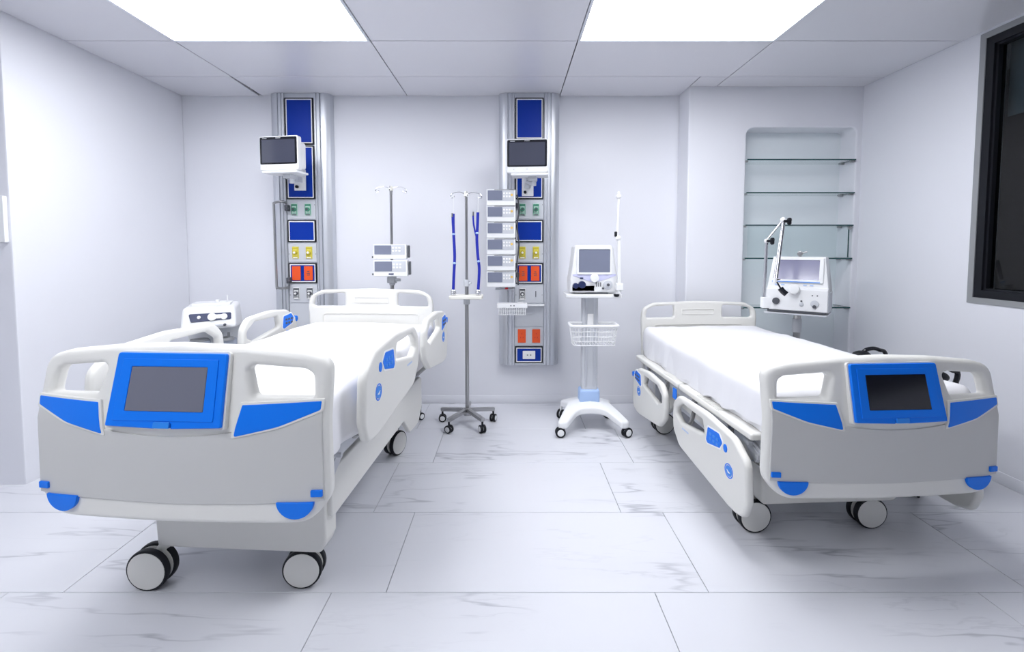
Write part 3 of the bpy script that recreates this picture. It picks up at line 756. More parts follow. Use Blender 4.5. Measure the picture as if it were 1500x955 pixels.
# ------------------------------------------------------------------ patient monitors
def monitor(label, px, py, Y, rz, arm_to, tray):
    c = P(px, py, Y)
    t = thing('patient_monitor', label, 'monitor', c, rz, 'patient monitors on the wall columns')
    W, H = 0.315, 0.255
    plate('housing', [rrect(0, 0, W, H, 0.016)], 0.05, M['white'], t, bev=0.008, y0=0.05)
    plate('screen_bezel', [rrect(0, 0.018, W-0.014, H-0.055, 0.010)], 0.004, M['blackp'], t, bev=0.001, y0=0.001)
    plate('screen', [rrect(0, 0.014, W-0.045, H-0.085, 0.004)], 0.002, M['screenm'], t, y0=-0.0025)
    sbox('rear_housing', (0.03, 0.085, -0.01), (W-0.08, 0.09, H-0.05), M['white'], t, bev=0.02)
    bm = nb(); box(bm, (0, -0.0040, 0.110), (0.04, 0.001, 0.004)); box(bm, (-0.11, -0.0040, 0.108), (0.035, 0.001, 0.004)); obj('bezel_lettering', bm, M['lgrey'], t)
    bm = nb(); box(bm, (0.0, -0.001, -0.100), (0.016, 0.002, 0.006)); cyl(bm, (-0.10, 0.0, -0.102), (-0.10, -0.002, -0.102), 0.004, n=10); obj('front_keys', bm, M['lgrey'], t)
    sbox('mount_tray', (0.02, 0.05, -0.142), (0.28, 0.16, 0.018), M['white'], t, bev=0.006)
    # arm back to the column; arm_to in world
    a = Matrix.Rotation(-rz, 4, 'Z') @ (Vector(arm_to)-c)
    bm = nb(); box(bm, (0.04, 0.07, -0.165), (0.07, 0.08, 0.035), bev=0.008)
    cyl(bm, (0.05, 0.08, -0.16), (0.05, 0.08, -0.215), 0.018)
    tube(bm, [(0.05, 0.08, -0.20), (a.x, a.y-0.07, a.z+0.02)], 0.019, 10)
    cyl(bm, (a.x, a.y-0.07, a.z-0.03), (a.x, a.y-0.07, a.z+0.05), 0.026, bev=0.004)
    box(bm, (a.x, a.y-0.03, a.z), (0.05, 0.08, 0.05), bev=0.008)
    obj('arm', bm, M['lgrey'], t, wn=True)
    m_ = sbox('mount_plate', (a.x, a.y-0.004, a.z), (0.095, 0.012, 0.17), M['white'], t, bev=0.003, rot=(0, 0, -rz))
    scyl('lock_knob', (a.x-0.02, a.y-0.01, a.z-0.055), (a.x-0.02, a.y-0.028, a.z-0.055), 0.012, M['black'], t)
    return t
monitor('slim patient monitor turned outward, on the column behind the left bed', 408, 224, 3.58, R(-9), P(440, 264, YF-0.012), True)
monitor('patient monitor facing forward, above the infusion pump stack', 772, 228, 3.62, R(-5), P(773, 272, YF-0.012), True)

# ------------------------------------------------------------------ infusion pump stack
def pump(label, c, W, H, rz, tex, group, side=False):
    t = thing('infusion_pump', label, 'infusion pump', c, rz, group)
    dp = 0.080 if side else 0.12
    sbox('housing', (0, dp/2, 0), (W, dp, H), M['white'], t, bev=0.006)
    plate('front_frame', [rrect(-0.003, H*0.12, W-0.02, H*0.68, 0.004)], 0.003, M['lgrey'], t, y0=0.001, bev=0.0008)
    plate('display', [rrect(-W*0.205, H*0.12, W*0.50, H*0.60, 0.003)], 0.003, M['screenb'], t, y0=-0.001)
    plate('keypad', [rpoly([(W*0.05, H*0.02, .002), (W*0.12, -H*0.10, .002), (W*0.42, -H*0.10, .002), (W*0.42, H*0.38, .002), (W*0.05, H*0.38, .002)])], 0.003, M['lgrey'], t, y0=-0.001)
    bm = nb()
    for i in range(3):
        for j in range(2): box(bm, (W*0.10+i*W*0.095, -0.0048, H*0.05+j*H*0.2), (W*0.06, 0.002, H*0.11), bev=0.0006)
    obj('keys', bm, M['paper'], t)
    scyl('start_key', (W*0.37, -0.004, H*0.15), (W*0.37, -0.007, H*0.15), 0.009, M['amber'] if not side else M['lgrey'], t)
    if side:
        plate('side_grip', [rrect(0, 0, 0.05, H*0.85, 0.01)], 0.012, M['dgrey'], t, bev=0.003, loc=(W/2+0.006, 0.04, 0), rot=(0, 0, PI/2), y0=0)
        scyl('line_clip', (-W/2-0.012, 0.02, -H*0.38), (-W/2+0.004, 0.02, -H*0.38), 0.007, M['dgrey'], t)
        if tex: sbox('maker_badge', (W*0.02, -0.001, -H*0.36), (0.036, 0.003, 0.010), M['navy'], t)
    else:
        sbox('door_gap', (W*0.12, -0.0005, -H*0.485+H*0.95), (W*0.7, 0.004, 0.004), M['dgrey'], t)
    return t
rk = thing('pump_rack', 'steel rack post holding six infusion pumps beside the right column', 'rack', P(752, 350, 3.84))
z1 = P(752, 285, 3.80).z-rk.location.z; z0 = P(752, 418, 3.80).z-rk.location.z
obj('post', cyl(nb(), (0, 0.02, z0-0.03), (0, 0.02, z1+0.02), 0.012), M['steel'], rk)
obj('wall_clamp', box(box(nb(), (0.02, 0.055, z1-0.08), (0.06, 0.06, 0.04), bev=0.006), (0.02, 0.055, z0+0.08), (0.06, 0.06, 0.04), bev=0.006), M['dgrey'], rk, wn=True)
obj('power_cable', tube(nb(), smoothpath([(0.03, -0.02, z1), (0.045, -0.01, z1-.12), (0.03, -0.02, z1-.25), (0.045, -0.01, z1-.4), (0.03, -0.02, z1-.55), (0.04, 0.0, z0)], 6), 0.006, 8), M['dgrey'], rk)
sbox('base_bracket', (-0.07, -0.02, z0-0.030), (0.15, 0.10, 0.012), M['lgrey'], rk, bev=0.003)
scyl('release_knob', (-0.055, -0.07, z0-0.028), (-0.055, -0.07, z0-0.016), 0.012, M['red'], rk, label='red release knob')
names = ['topmost of the six infusion pumps stacked beside the right column', 'second infusion pump from the top of the six-pump stack', 'third infusion pump from the top of the stack, its display shining with reflection', 'fourth infusion pump from the top of the six-pump stack', 'fifth infusion pump from the top of the stack, second from the bottom', 'bottom infusion pump of the six-pump stack beside the right column']
for i in range(6):
    c = P(734, 289.0+i*24.0, 3.70)
    pump(names[i], c, 0.226, 0.124, 0, i, 'six stacked infusion pumps')
# wire basket under the stack
c = P(752, 449, 3.76)
bk = thing('wire_basket', 'small white wire basket on the right column under the pump stack', 'basket', c)
sbox('rim', (-0.01, 0.0, 0.01), (0.24, 0.09, 0.035), M['white'], bk, bev=0.004)
bm = nb()
for i in range(13):
    x = -0.115+i*0.0175; tube(bm, [(x, -0.045, 0), (x, -0.045, -0.06), (x, 0.045, -0.06), (x, 0.045, 0)], 0.0022, 6)
for z in (-0.03, -0.06):
    tube(bm, [(-0.118, -0.045, z), (0.098, -0.045, z), (0.098, 0.045, z), (-0.118, 0.045, z)], 0.0025, 6, closed=True)
obj('wires', bm, M['white'], bk)
bm = nb(); box(bm, (-0.02, -0.046, 0.012), (0.008, 0.002, 0.010)); box(bm, (0.005, -0.046, 0.012), (0.008, 0.002, 0.010)); obj('screw_slots', bm, M['dgrey'], bk)
obj('bracket', box(nb(), (0.06, 0.11, 0.01), (0.05, 0.14, 0.02), bev=0.003), M['white'], bk)

# ------------------------------------------------------------------ IV stands
def stand(label, x, y, topz, rot0, hooks, rbase=0.22, n=5):
    t = thing('iv_stand', label, 'IV stand', (x, y, 0), 0, 'IV stands')
    bm = nb(); cyl(bm, (0, 0, 0.08), (0, 0, 1.05), 0.0145, bev=0.002); obj('lower_pole', bm, M['steel'], t)
    bm = nb(); cyl(bm, (0, 0, 1.0), (0, 0, topz), 0.010); obj('upper_pole', bm, M['steel'], t)
    bm = nb(); cyl(bm, (0, 0, 1.05), (0, 0, 1.10), 0.021, bev=0.004); cyl(bm, (0, 0, 1.075), (0.035, -0.02, 1.075), 0.008); obj('height_clamp', bm, M['lgrey'], t)
    for k in range(n):
        a = rot0+2*PI*k/n; ca, sa = math.cos(a), math.sin(a)
        bm = box(nb(), (0.11, 0, 0.105), (0.21, 0.034, 0.026), (0, R(5), 0), bev=0.004)
        obj('leg', bm, M['steel'], t, rot=(0, 0, a), wn=True)
        caster(t, ca*0.205, sa*0.205, 0.029, 0.016, 0.010, a+0.9+k*1.3, 0.09, cover='white', fork='black', single=False)
    cyl(bm := nb(), (0, 0, 0.075), (0, 0, 0.13), 0.032, 0.024, bev=0.004); obj('hub', bm, M['steel'], t)
    bm = nb()
    for k in range(hooks):
        a = 0.15+2*PI*k/hooks; ca, sa = math.cos(a), math.sin(a)
        tube(bm, smoothpath([(0, 0, topz-0.005), (ca*0.05, sa*0.05, topz+0.012), (ca*0.105, sa*0.105, topz-0.002), (ca*0.112, sa*0.112, topz-0.028), (ca*0.095, sa*0.095, topz-0.030), (ca*0.088, sa*0.088, topz-0.016)], 5), 0.0035, 8)
    obj('hooks', bm, M['chrome'], t)
    bm = cyl(nb(), (0, 0, topz-0.018), (0, 0, topz+0.018), 0.018, 0.014, bev=0.003); obj('hook_hub', bm, M['cream'], t)
    return t
i1 = P(574, 380, 3.62); s1 = stand('chrome IV stand behind the left bed carrying two pumps', i1.x, 3.62, P(570, 276, 3.62).z, 0.0, 4)
i2 = P(684, 500, 3.52); s2 = stand('steel IV stand with cream tray standing in front of the bare wall', i2.x, 3.52, P(683, 284, 3.52).z, 0.33, 4)
pl = 'pumps on the left IV stand'
pump('upper infusion pump on the IV stand behind the left bed', P(571, 368.5, 3.52), 0.245, 0.108, R(4), 0, pl, True)
pump('lower infusion pump with dark badge on the IV stand behind the left bed', P(572, 393, 3.50), 0.250, 0.118, R(4), 1, pl, True)
bm = nb(); box(bm, (0.0, -0.01, P(574, 410, 3.58).z), (0.06, 0.07, 0.05), bev=0.008); cyl(bm, (0.02, -0.02, P(574, 410, 3.58).z), (0.07, -0.03, P(574, 410, 3.58).z), 0.012)
obj('pump_clamp', bm, M['lgrey'], s1, wn=True)
# tray on the second stand
zt = P(682, 435, 3.47).z
plate('tray', [rrect(0, 0, 0.245, 0.15, 0.02)], 0.026, M['cream'], s2, bev=0.006, loc=(0, -0.03, zt), rot=(-PI/2, 0, 0), y0=0.013, label='cream plastic tray')
obj('tray_clamp', cyl(nb(), (0, 0, zt-0.06), (0, 0, zt-0.01), 0.024, bev=0.004), M['lgrey'], s2)
def strap(label, pxs, Y, fork):
    pts = smoothpath([P(a, b, Y) for a, b in pxs], 5); o0 = pts[-1].copy()
    t = thing('blue_strap', label, 'strap', o0, 0, 'blue straps hung on the IV stand')
    obj('webbing', tube(nb(), [p-o0 for p in pts], 0.0105, 8, 0.35), M['strap'], t)
    if fork:
        q = smoothpath([P(a, b, Y) for a, b in fork], 5); obj('webbing_branch', tube(nb(), [p-o0 for p in q], 0.006, 8, 0.45), M['strap'], t)
        obj('branch_buckle', cyl(nb(), q[0]-o0+Vector((0, 0, .0)), q[0]-o0+Vector((0, 0, .028)), 0.008), M['chrome'], t)
    top = pts[0]-o0; hz = P(pxs[0][0], 285, Y)-o0
    obj('hanging_cord', tube(nb(), [top, Vector((top.x+.002, top.y, (top.z+hz.z)/2)), Vector((hz.x, hz.y, hz.z))], 0.0018, 6), M['white'], t)
    bm = nb(); ball(bm, (0, 0, -0.015), 0.018, (1.1, .8, 1)); cyl(bm, (0, 0, -0.04), (0, 0, -0.018), 0.020, bev=0.003); obj('end_fitting', bm, M['chrome'], t)
    bm = nb()
    for k in (len(pts)//3, 2*len(pts)//3): ball(bm, pts[k]-o0, 0.0125, (1, .6, .7), 10)
    obj('band', bm, M['lightblue'], t)
    return t
strap('straight blue strap hanging left of the IV pole', [(664, 313), (664, 330), (665, 352), (666, 376), (665, 400), (664, 424)], 3.46, [(662.5, 318), (663, 330), (665, 350)])
strap('forked blue strap hanging right of the IV pole', [(700, 311), (699.5, 330), (698.5, 350), (700, 375), (702, 395), (700.5, 424)], 3.46, [(693, 316), (694, 330), (698, 348)])

# ------------------------------------------------------------------ ventilator on a trolley (middle)
vx, vy = P(863, 500, 3.50).x, 3.50
vt = thing('ventilator_trolley', 'white ventilator trolley on a pale blue collar, against the back wall', 'trolley', (vx, vy, 0))
sh = [(-0.26, -0.235, .03), (-0.19, -0.255, .03), (-0.10, -0.13, .08), (0.10, -0.13, .08), (0.19, -0.255, .03), (0.26, -0.235, .03), (0.16, 0.0, .08), (0.20, 0.16, .03), (0.13, 0.19, .03), (-0.13, 0.19, .03), (-0.20, 0.16, .03), (-0.16, 0.0, .08)]
bm = plate_mesh('b', [rpoly(sh)], 0.055, 0.016, 3, cutx=12, cutz=10)
for v in bm.verts:                 # lay flat and let the legs slope down to the casters
    x, yy, z = v.co; r_ = math.hypot(x, z)
    v.co = (x, z, -yy+0.055 + max(0, 0.115-r_*0.33))
obj('base', bm, M['white'], vt, wn=True)
for (cx, cy, ca) in ((-0.235, -0.225, 0.05), (0.235, -0.225, 0.45), (-0.19, 0.15, 0.9), (0.18, 0.16, -0.5)):
    caster(vt, cx, cy, 0.036, 0.015, 0.012, ca, 0.10, cover='white', fork='white')
bm = box(nb(), (0, 0, 0.235), (0.150, 0.12, 0.11), bev=0.02, seg=3); obj('collar', bm, M['lightblue'], vt, label='pale blue collar')
zc = P(863, 432, 3.45).z
sbox('post', (0, 0, (zc+0.22)/2), (0.116, 0.09, zc-0.24), M['lgrey'], vt, bev=0.015, seg=3)
bm = nb()
for x in (-0.030, 0.030): box(bm, (x, -0.047, (zc+0.30)/2), (0.012, 0.006, zc-0.34))
obj('post_rib', bm, M['alu'], vt)
sbox('post_label', (-0.0, -0.048, zc-0.18), (0.045, 0.003, 0.08), M['paper'], vt)
plate('top_shelf', [rrect(0.01, 0, 0.40, 0.26, 0.02)], 0.026, M['white'], vt, bev=0.006, loc=(0.0, -0.02, zc), rot=(-PI/2, 0, 0), y0=0.013)
bz = P(865, 476, 3.38).z
bm = nb()
def loop_(w_, d_, z, y=-0.10): 
    return [(x, yy+y, z) for x, yy in rrect(0.01, 0, w_, d_, 0.03)]
tube(bm, loop_(0.335, 0.17, bz), 0.011, 8, closed=True); obj('basket_rim', bm, M['white'], vt)
bm = nb()
tube(bm, loop_(0.31, 0.155, bz-0.075), 0.003, 6, closed=True); tube(bm, loop_(0.295, 0.145, bz-0.14), 0.004, 6, closed=True)
tube(bm, loop_(0.32, 0.16, bz-0.04), 0.003, 6, closed=True); tube(bm, loop_(0.30, 0.15, bz-0.11), 0.003, 6, closed=True)
A = loop_(0.335, 0.17, bz); B = loop_(0.295, 0.145, bz-0.14)
def samp(l, t):
    n = len(l); q = [Vector(p) for p in l]; L_ = [0]
    for i in range(n): L_.append(L_[-1]+(q[(i+1) % n]-q[i]).length)
    d = t*L_[-1]
    for i in range(n):
        if L_[i+1] >= d: return q[i].lerp(q[(i+1) % n], (d-L_[i])/(L_[i+1]-L_[i]+1e-9))
for k in range(44): tube(bm, [samp(A, k/44), samp(B, k/44)], 0.0021, 6)
for k in range(10):
    x = -0.12+k*0.027; tube(bm, [(x, -0.17, bz-0.14), (x, -0.03, bz-0.14)], 0.002, 6)
obj('basket_wires', bm, M['white'], vt)
# ventilator itself
dv = thing('ventilator', 'white ventilator with grey screen on the middle trolley shelf', 'ventilator', (vx+0.01, vy-0.03, zc+0.013), 0)
W = 0.335; H = P(868, 357, 3.40).z-zc-0.013
body_ = rpoly([(-W/2, 0.01, .01), (W/2, 0.01, .01), (W/2+0.004, 0.10, .03), (W/2-0.012, H*0.55, .03), (W/2-0.035, H-0.01, .03), (-W/2+0.03, H-0.01, .03), (-W/2+0.012, H*0.55, .03), (-W/2-0.004, 0.10, .03)])
plate('housing', [body_], 0.20, M['white'], dv, bev=0.014, bres=3, y0=0.10)
plate('screen_frame', [rrect(0, H*0.66, 0.25, H*0.54, 0.012), rrect(0, H*0.66, 0.222, H*0.455, 0.006)], 0.010, M['white'], dv, bev=0.002, y0=-0.098)
plate('screen', [rrect(0, H*0.66, 0.224, H*0.46, 0.004)], 0.006, M['screenb'], dv, y0=-0.098)
plate('lavender_band', [rpoly([(-0.155, H*0.37, .01), (-0.02, H*0.24, .1), (0.02, H*0.24, .1), (0.155, H*0.37, .01), (0.155, H*0.40, .004), (-0.155, H*0.40, .004)])], 0.004, mat('pale lavender', (0.62, 0.63, 0.86), 0.4), dv, y0=-0.0985, bev=0.001, label='pale lavender control band')
scyl('dial', (0, -0.10, H*0.32), (0, -0.125, H*0.32), 0.031, M['white'], dv, n=28, bev=0.006)
bm = nb(); cyl(bm, (-0.135, -0.10, 0.062), (-0.135, -0.135, 0.062), 0.020, bev=0.004); cyl(bm, (-0.090, -0.10, 0.070), (-0.090, -0.14, 0.070), 0.026, bev=0.005); box(bm, (-0.112, -0.115, 0.064), (0.05, 0.03, 0.024), bev=0.005); box(bm, (-0.09, -0.102, 0.115), (0.022, 0.006, 0.010)); obj('hose_port', bm, M['navy'], dv, wn=True)
bm = nb(); cyl(bm, (0.098, -0.10, 0.068), (0.098, -0.108, 0.068), 0.033, bev=0.003); obj('port_ring', bm, M['lgrey'], dv)
bm = nb(); cyl(bm, (0.098, -0.106, 0.068), (0.098, -0.120, 0.068), 0.010); cyl(bm, (0.062, -0.1, 0.042), (0.062, -0.112, 0.042), 0.007)
for k in range(3): box(bm, (0.018+k*0.014, -0.101, 0.070), (0.006, 0.004, 0.030))
box(bm, (0.02, -0.092, 0.004), (0.16, 0.016, 0.006)); obj('gas_ports', bm, M['dgrey'], dv)
# support arm of the middle trolley
ar = thing('hose_support_arm', 'slim white hose support arm clamped to the middle trolley shelf', 'support arm', P(907, 430, 3.33))
o0 = Vector(ar.location)
def q(px, py, Y=3.33): return P(px, py, Y)-o0
obj('lower_tube', tube(nb(), [q(907, 430), q(906.5, 352)], 0.013, 12), M['white'], ar)
obj('upper_tube', tube(nb(), [q(904, 347), q(906, 292)], 0.0085, 12), M['white'], ar)
bm = nb(); ball(bm, q(905.5, 349), 0.020); ball(bm, q(906, 288), 0.018); box(bm, q(906, 284), (0.016, 0.016, 0.03), bev=0.003); box(bm, q(907, 420), (0.05, 0.04, 0.05), bev=0.006); obj('joint', bm, M['white'], ar, wn=True)
bm = nb(); box(bm, q(902, 343), (0.018, 0.02, 0.036), bev=0.004); box(bm, q(903, 432), (0.035, 0.03, 0.012), bev=0.003); cyl(bm, q(903, 431), q(903, 434.5), 0.016); obj('lock_knob', bm, M['black'], ar)

# ------------------------------------------------------------------ ventilator by the alcove (right)
YV = 3.50
c = P(1168, 455, YV)
rt = thing('ventilator_pedestal', 'steel pedestal behind the right bed holding the alcove ventilator', 'trolley', (c.x, YV, 0))
bm = nb(); cyl(bm, (-0.0, 0, 0.06), (0, 0, c.z-0.02), 0.024); obj('post', bm, M['steel'], rt)
bm = nb(); cyl(bm, (0.0, 0, c.z-0.16), (0, 0, c.z-0.06), 0.030, bev=0.004); obj('post_collar', bm, M['lgrey'], rt)
plate('shelf', [rrect(0, 0, 0.40, 0.28, 0.015)], 0.014, M['lgrey'], rt, bev=0.004, loc=(0, 0, c.z-0.012), rot=(-PI/2, 0, R(-39)), y0=0.007)
bm = nb(); box(bm, (0.02, -0.13, 0.09), (0.26, 0.05, 0.04), bev=0.01); box(bm, (0.02, 0.13, 0.09), (0.26, 0.05, 0.04), bev=0.01); box(bm, (0, 0, 0.09), (0.08, 0.30, 0.04), bev=0.01); obj('base', bm, M['white'], rt, wn=True)
for sx in (-0.08, 0.12):
    for sy in (-0.13, 0.13): caster(rt, sx, sy, 0.036, 0.015, 0.010, 0.4+sx*3, 0.08, cover='white', fork='black')
v2 = thing('ventilator', 'grey-white ventilator with bright screen on the pedestal before the glass shelves', 'ventilator', (c.x, YV-0.01, c.z), R(-39))
W = 0.385; H = P(1168, 376, YV-0.05).z-c.z-0.012
bm = nb(); base = [(-0.13, 0.0), (-0.13, H*0.40), (-0.10, H*0.43), (-0.055, H-0.012), (-0.045, H), (0.11, H), (0.13, H-0.02), (0.14, H*0.42), (0.14, 0.0)]
lo = [bm.verts.new((-W/2+(0.028*max(0, (z/H-0.4)/0.6)), y, z+0.012)) for y, z in base]; hi = [bm.verts.new((W/2-(0.028*max(0, (z/H-0.4)/0.6)), y, z+0.012)) for y, z in base]
k = len(base)
for i in range(k): bm.faces.new((lo[i], lo[(i+1) % k], hi[(i+1) % k], hi[i]))
bm.faces.new(lo[::-1]); bm.faces.new(hi)
bmesh.ops.recalc_face_normals(bm, faces=bm.faces)
bmesh.ops.bevel(bm, geom=bm.edges[:], offset=0.006, segments=2, profile=0.5, affect='EDGES')
obj('housing', bm, M['white'], v2, wn=True)
lean = math.atan2(0.045, H*0.57)
def face(name, lps, th, m_, yy, label=None, bev=0.001):
    return plate(name, lps, th, m_, v2, bev=bev, loc=(0, -0.104, H*0.43+0.012), rot=(-lean, 0, 0), y0=yy, label=label)
fh = H*0.57/math.cos(lean)
face('screen_frame', [rrect(0.0, fh*0.55, 0.315, fh*0.80, 0.008), rrect(0.0, fh*0.57, 0.265, fh*0.64, 0.004)], 0.008, M['white'], 0.0)
face('screen', [rrect(0.0, fh*0.57, 0.267, fh*0.65, 0.003)], 0.004, mat('bright lcd', (0.20, 0.20, 0.33), 0.16, spec=0.6, ior=2.0), 0.0)
face('blue_line', [rrect(-0.01, fh*0.175, 0.30, 0.006, 0.001)], 0.004, M['blue2'], -0.006)
bm = nb()
for x in (-0.13, -0.09, 0.05, 0.09): box(bm, (x, -0.002, fh*0.08), (0.022, 0.003, 0.006))
o = obj('label_marks', bm, M['lightblue'], v2, loc=(0, -0.104, H*0.43+0.012), rot=(-lean, 0, 0))
scyl('dial', (-0.01, -0.118, H*0.42), (-0.01, -0.165, H*0.44), 0.036, M['white'], v2, n=26, bev=0.007)
bm = nb(); cyl(bm, (-0.125, -0.128, H*0.20), (-0.125, -0.145, H*0.20), 0.024, bev=0.003); cyl(bm, (0.115, -0.128, H*0.13), (0.115, -0.14, H*0.13), 0.012)
cyl(bm, (0.035, -0.128, H*0.22), (0.035, -0.136, H*0.22), 0.006); box(bm, (0.0, -0.06, 0.006), (0.36, 0.15, 0.012)); box(bm, (0.10, -0.131, H*0.33), (0.008, 0.003, 0.008)); box(bm, (0.13, -0.131, H*0.33), (0.008, 0.003, 0.008)); obj('ports', bm, M['dgrey'], v2)
bm = nb(); cyl(bm, (0.115, -0.129, H*0.18), (0.115, -0.134, H*0.18), 0.026, bev=0.002); cyl(bm, (0.035, -0.129, H*0.16), (0.035, -0.136, H*0.16), 0.014, bev=0.002); obj('port_ring', bm, M['lgrey'], v2)
sbox('side_tint', (W/2+0.001, 0.005, H*0.2), (0.006, 0.25, H*0.36), M['lgrey'], v2, bev=0.002)
bm = nb(); cyl(bm, (0.0, 0.0, H+0.010), (0.0, 0.0, H+0.04), 0.010); cyl(bm, (0.0, -0.02, H+0.035), (0.0, 0.02, H+0.035), 0.018, bev=0.003); cyl(bm, (0, 0, H+0.035), (0.045, 0, H+0.048), 0.006); obj('top_fitting', bm, M['steel'], v2)
# its articulated arm
a0 = P(1120, 448, 3.22)
ra = thing('hose_support_arm', 'jointed steel arm with black knobs bent over the alcove ventilator', 'support arm', a0)
def q(px, py, Y=3.22): return P(px, py, Y+(0.02 if Y < 3.21 else 0))-a0
obj('clamp', box(nb(), q(1121, 443), (0.05, 0.045, 0.075), bev=0.006), M['white'], ra, wn=True)
obj('tube_section', tube(nb(), [q(1119, 436), q(1123, 355)], 0.010, 12), M['chrome'], ra)
obj('tube_section', tube(nb(), [q(1123, 352), q(1147, 322)], 0.007, 12), M['chrome'], ra)
obj('tube_section', tube(nb(), [q(1148, 326, 3.16), q(1137, 410, 3.12)], 0.010, 12), M['chrome'], ra)
obj('tube_section', tube(nb(), [q(1146, 326, 3.18), q(1134, 410, 3.14)], 0.006, 12), M['chrome'], ra)
bm = nb(); ball(bm, q(1123, 353), 0.016); ball(bm, q(1147, 322, 3.18), 0.018); box(bm, q(1135.5, 411, 3.12), (0.022, 0.02, 0.035), bev=0.004); obj('joint', bm, M['white'], ra, wn=True)
bm = nb()
for (px, py, Y) in ((1130, 353, 3.18), (1155, 324, 3.16)):
    p = q(px, py, Y); cyl(bm, p-Vector((0.03, 0, 0)), p, 0.009)
    for a in (0.6, 2.7, 4.7): tube(bm, [p, p+Vector((0.008, 0.018*math.cos(a), 0.024*math.sin(a)))], 0.008, 8)
    box(bm, p+Vector((0.006, 0, 0)), (0.020, 0.03, 0.046), bev=0.008)
box(bm, q(1121.5, 451), (0.03, 0.03, 0.014), bev=0.003)
obj('lock_knob', bm, M['black'], ra, wn=True)
bm = nb(); tube(bm, [q(1138, 413, 3.10), q(1145, 425, 3.08)], 0.005, 8); tube(bm, [q(1138, 410, 3.10), q(1143, 409, 3.10)], 0.003, 8)
tube(bm, smoothpath([q(1143, 422, 3.08), q(1147, 427, 3.07), q(1152, 431, 3.06)], 4), 0.018, 10); obj('hose_holder', bm, M['blackp'], ra)

# ------------------------------------------------------------------ glass shelves in the alcove
def shelf(label, py, x1):
    z = P(1170, py, YA-0.01).z
    t = thing('glass_shelf', label, 'shelf', (2.30, 3.88, z), 0, 'glass shelves in the wall alcove')
    xa, xb = 1.868, x1; ya, yb = YA-0.02, 3.968
    sbox('pane', ((xa+xb)/2-2.30, (ya+yb)/2-3.88+0.002, 0), (xb-xa-0.004, yb-ya-0.006, 0.009), M['glass'], t)
    bm = nb(); box(bm, ((xa+xb)/2-2.30, ya-3.88+0.002, 0), (xb-xa-0.004, 0.004, 0.010)); box(bm, (xb-2.30, (ya+yb)/2-3.88, 0), (0.004, yb-ya, 0.010)); obj('polished_edge', bm, M['edge'], t)
    bm = nb()
    for (x, y) in ((xb+0.0, yb-0.05), (xb+0.0, ya+0.03)): box(bm, (x-2.30-0.008, y-3.88, -0.008), (0.03, 0.022, 0.016), bev=0.003)
    box(bm, (xa+0.012-2.30, ya+0.04-3.88, -0.008), (0.024, 0.022, 0.016), bev=0.003)
    obj('shelf_clip', bm, M['grey'], t, wn=True)
    return z
zs = [shelf(l, py, 2.725) for l, py in (('topmost glass shelf in the wall alcove', 234), ('second glass shelf from the top in the wall alcove', 282.5), ('third glass shelf, the upper one joined by an upright pane', 330), ('fourth glass shelf, just above the alcove ventilator', 378.5), ('lowest glass shelf, behind the alcove ventilator', 450.5))]
up_ = thing('glass_upright', 'upright glass pane joining the third and fourth alcove shelves', 'glass panel', (2.70, YA-0.014, zs[3]+0.006))
sbox('pane', (-0.41, 0.0, (zs[2]-zs[3])/2-0.006), (0.80, 0.006, zs[2]-zs[3]-0.016), M['glass'], up_)
sbox('polished_edge', (-0.006, 0.0, (zs[2]-zs[3])/2-0.006), (0.005, 0.008, zs[2]-zs[3]-0.016), M['edge'], up_)
sbox('hinge', (0.0, 0.0, (zs[2]-zs[3])-0.03), (0.02, 0.02, 0.02), M['grey'], up_, bev=0.003)

# ------------------------------------------------------------------ machine in the left corner
c = P(306, 470, 3.50)
mc = thing('suction_machine', 'white suction machine with dark control strip in the left corner', 'medical machine', (c.x, 3.55, 0), R(24))
zt = P(306, 450, 3.42).z; zl = P(306, 480, 3.42).z
bm = nb()
prof = [(-0.20, zl), (-0.19, zl+0.03), (-0.15, zt), (0.15, zt+0.012), (0.18, zt-0.02), (0.18, zl-0.03)]
lo = [bm.verts.new((-0.175+0.01*(z-zl)/(zt-zl), y, z)) for y, z in prof]; hi = [bm.verts.new((0.175-0.01*(z-zl)/(zt-zl), y, z)) for y, z in prof]
for i in range(6): bm.faces.new((lo[i], lo[(i+1) % 6], hi[(i+1) % 6], hi[i]))
bm.faces.new(lo[::-1]); bm.faces.new(hi); bmesh.ops.recalc_face_normals(bm, faces=bm.faces)
bmesh.ops.bevel(bm, geom=bm.edges[:], offset=0.022, segments=3, profile=0.5, affect='EDGES')
obj('control_head', bm, M['white'], mc, wn=True)
an = math.atan2(0.04, zt-zl-0.03)
pan = plate('control_strip', [rpoly([(-0.125, 0, .012), (0.125, 0.012, .012), (0.125, 0.062, .012), (-0.14, 0.060, .012)])], 0.012, M['navy'], mc, bev=0.002, loc=(0.015, -0.184, zl+0.050), rot=(-an, 0, 0), y0=0.006, label='dark blue control strip')
bm = nb()
for x, r_ in ((-0.075, 0.012), (0.005, 0.028), (0.08, 0.022)): cyl(bm, (x, -0.004, 0.032), (x, -0.014, 0.032), r_, bev=0.003)
box(bm, (0.045, -0.006, 0.034), (0.05, 0.006, 0.03), bev=0.002)
obj('gauge', bm, M['paper'], pan)
sbox('slot_handle', (0.05, -0.197, zl+0.022), (0.11, 0.008, 0.014), M['lgrey'], mc, bev=0.003)
scyl('key_lock', (0.10, -0.19, zl+0.024), (0.10, -0.206, zl+0.024), 0.009, M['dgrey'], mc)
bm = nb(); box(bm, (0, 0.02, zt+0.012), (0.25, 0.18, 0.02), bev=0.006); cyl(bm, (0.10, -0.02, zt+0.01), (0.10, -0.02, zt+0.075), 0.005); cyl(bm, (0.03, 0.02, zt+0.01), (0.03, 0.02, zt+0.04), 0.014, bev=0.003); obj('top_tray', bm, M['white'], mc, wn=True)
